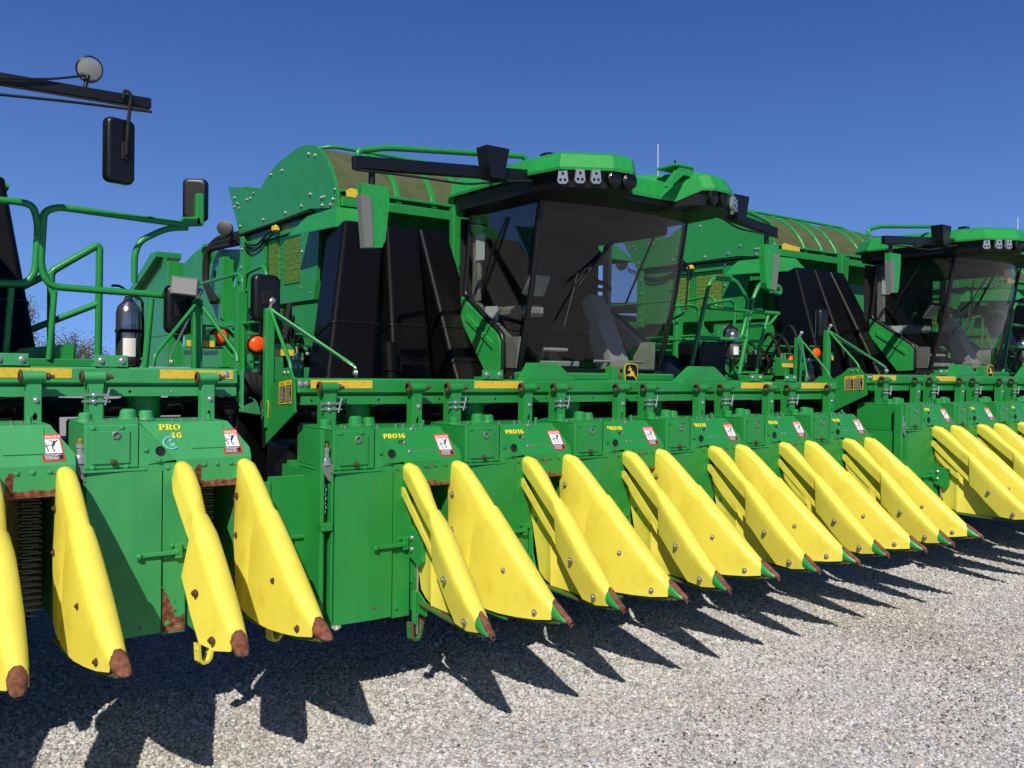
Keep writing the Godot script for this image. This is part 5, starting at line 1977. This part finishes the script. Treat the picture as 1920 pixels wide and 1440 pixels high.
# ---------------------------------------------------------------- loose things
func build_extinguishers():
	var make := func(where: Vector3, r: float, h: float) -> Node3D:
		var root := Node3D.new()
		root.name = "fire_extinguisher"
		add_child(root, true)
		root.position = where
		var s := S()
		lathe(s, V2([0.0, 0.0, r * 0.9, 0.0, r, h * 0.03, r, h * 0.78, r * 0.86, h * 0.88, r * 0.45, h * 0.95, r * 0.35, h, 0.0, h]), Transform3D.IDENTITY, 22, true)
		part("bottle", s, M.chrome, root)
		s = S()
		lathe(s, V2([0.0, h, r * 0.3, h, r * 0.3, h * 1.07, 0.0, h * 1.08]), Transform3D.IDENTITY, 12)
		tube(s, V3([0.0, h * 1.06, 0, -r * 1.1, h * 1.10, r * 0.3, -r * 1.5, h * 1.04, r * 0.4]), 0.010, 0.02, 6)
		tube(s, V3([0.0, h * 1.09, 0, -r * 0.8, h * 1.17, r * 0.2, -r * 1.4, h * 1.16, r * 0.3]), 0.009, 0.02, 6)
		tube(s, V3([r * 0.2, h * 1.04, 0, r * 1.1, h * 1.0, 0.0, r * 1.18, h * 0.6, 0.0, r * 1.1, h * 0.15, 0.0]), 0.010, 0.04, 6)
		part("valve", s, M.rubber, root)
		s = S()
		var rows := []
		for y in [h * 0.16, h * 0.42]:
			var row := []
			for k in 9:
				var t := lerpf(1.2, 2.2, k / 8.0)
				row.append(Vector3(cos(t) * (r + 0.002), y, sin(t) * (r + 0.002)))
			rows.append(row)
		loft(s, rows)
		part("paper_label", s, M.white, root)
		s = S()
		for y in [h * 0.5, h * 0.07]:
			lathe(s, V2([r + 0.002, 0, r + 0.005, 0.002, r + 0.005, 0.022, r + 0.002, 0.024]), at(0, y, 0), 22)
		part("strap", s, M.rubber, root)
		root.set_meta("category", "extinguisher")
		root.set_meta("group", "fire extinguishers on the ladders")
		return root
	var a: Node3D = make.call(Vector3(4.902 + 2.0, 2.16, -4.716 - 1.05), 0.068, 0.31)
	a.set_meta("label", "silver fire extinguisher strapped to the middle picker's ladder")
	a = make.call(Vector3(10.852 + 2.0, 2.245, -4.616 - 1.05), 0.068, 0.31)
	a.set_meta("label", "silver fire extinguisher strapped to the ladder of the picker with papers in its cab")
	a = make.call(Vector3(-0.948 + 2.33, 2.0, -4.961 - 1.25), 0.078, 0.46)
	a.set_meta("label", "tall dark-strapped silver fire bottle behind the railing of the older picker")

# valves, pipes and hoses on the off side, between the header and the builder
func side_plumbing(root: Node3D):
	var rg := RandomNumberGenerator.new()
	rg.seed = 63
	for q in [[-2.30, 2.02, -1.75, 0.18, 0.22, 0.16], [-2.05, 2.10, -2.3, 0.24, 0.16, 0.22], [-1.85, 2.25, -3.2, 0.16, 0.30, 0.26], [-2.45, 2.0, -1.35, 0.12, 0.14, 0.12]]:
		var s := S()
		rbox(s, at(q[0], q[1], q[2]), Vector3(q[3], q[4], q[5]), 0.012)
		var v := part("valve_block", s, M.black if q[0] > -2.1 else M.green, root)
		s = S()
		for k in 3:
			var p := Vector3(q[0] - q[3] / 2 + q[3] * (k + 0.5) / 3, q[1] + q[4] / 2, q[2])
			cyl(s, p, p + Vector3(0, 0.05, 0), 0.016, 8)
			bolt(s, p + Vector3(0, -0.05, q[5] / 2), Vector3(0, 0, 1), 0.016, 0.02)
		part("hose_fitting", s, M.zinc, v).set_meta("kind", "stuff")
	for k in 9:
		var s := S()
		var x := -2.55 + 0.1 * k
		var z := -1.3 - 0.22 * k
		var y := 1.95 + rg.randf_range(0, 0.2)
		tube(s, PackedVector3Array([Vector3(x, 1.75, z + 0.2), Vector3(x - 0.02, y + 0.15, z + 0.1), Vector3(x + 0.12, y + 0.30 + rg.randf_range(0, 0.15), z - 0.15), Vector3(x + 0.22, y + 0.05, z - 0.45), Vector3(x + 0.30, 1.8, z - 0.7)]), rg.randf_range(0.014, 0.024), 0.14, 8)
		part("hydraulic_hose", s, M.rubber, root)
	for k in 4:
		var s := S()
		var y := 1.98 + 0.09 * k
		tube(s, PackedVector3Array([Vector3(-2.35 + 0.06 * k, y, -1.6), Vector3(-1.95, y + 0.05, -2.4), Vector3(-1.75, y + 0.1, -4.6), Vector3(-1.72, y + 0.3, -5.2)]), 0.013, 0.15, 8)
		part("steel_pipe", s, M.green, root)
	var s := S()
	prism(s, V2([-3.4, 2.60, -2.5, 2.60, -2.2, 2.30, -2.2, 1.95, -2.5, 1.95, -2.6, 2.2, -3.4, 2.25]), 0, 0.02, side_frame(-1.62))
	part("support_plate", s, M.green, root)
	s = S()
	cyl(s, Vector3(-2.05, 1.95, -2.8), Vector3(-2.05, 2.45, -2.8), 0.10, 18, 0.01)
	var f := part("oil_filter", s, M.black, root)
	s = S()
	cyl(s, Vector3(-2.05, 2.45, -2.8), Vector3(-2.05, 2.53, -2.8), 0.11, 18, 0.01)
	part("filter_head", s, M.zinc, f)
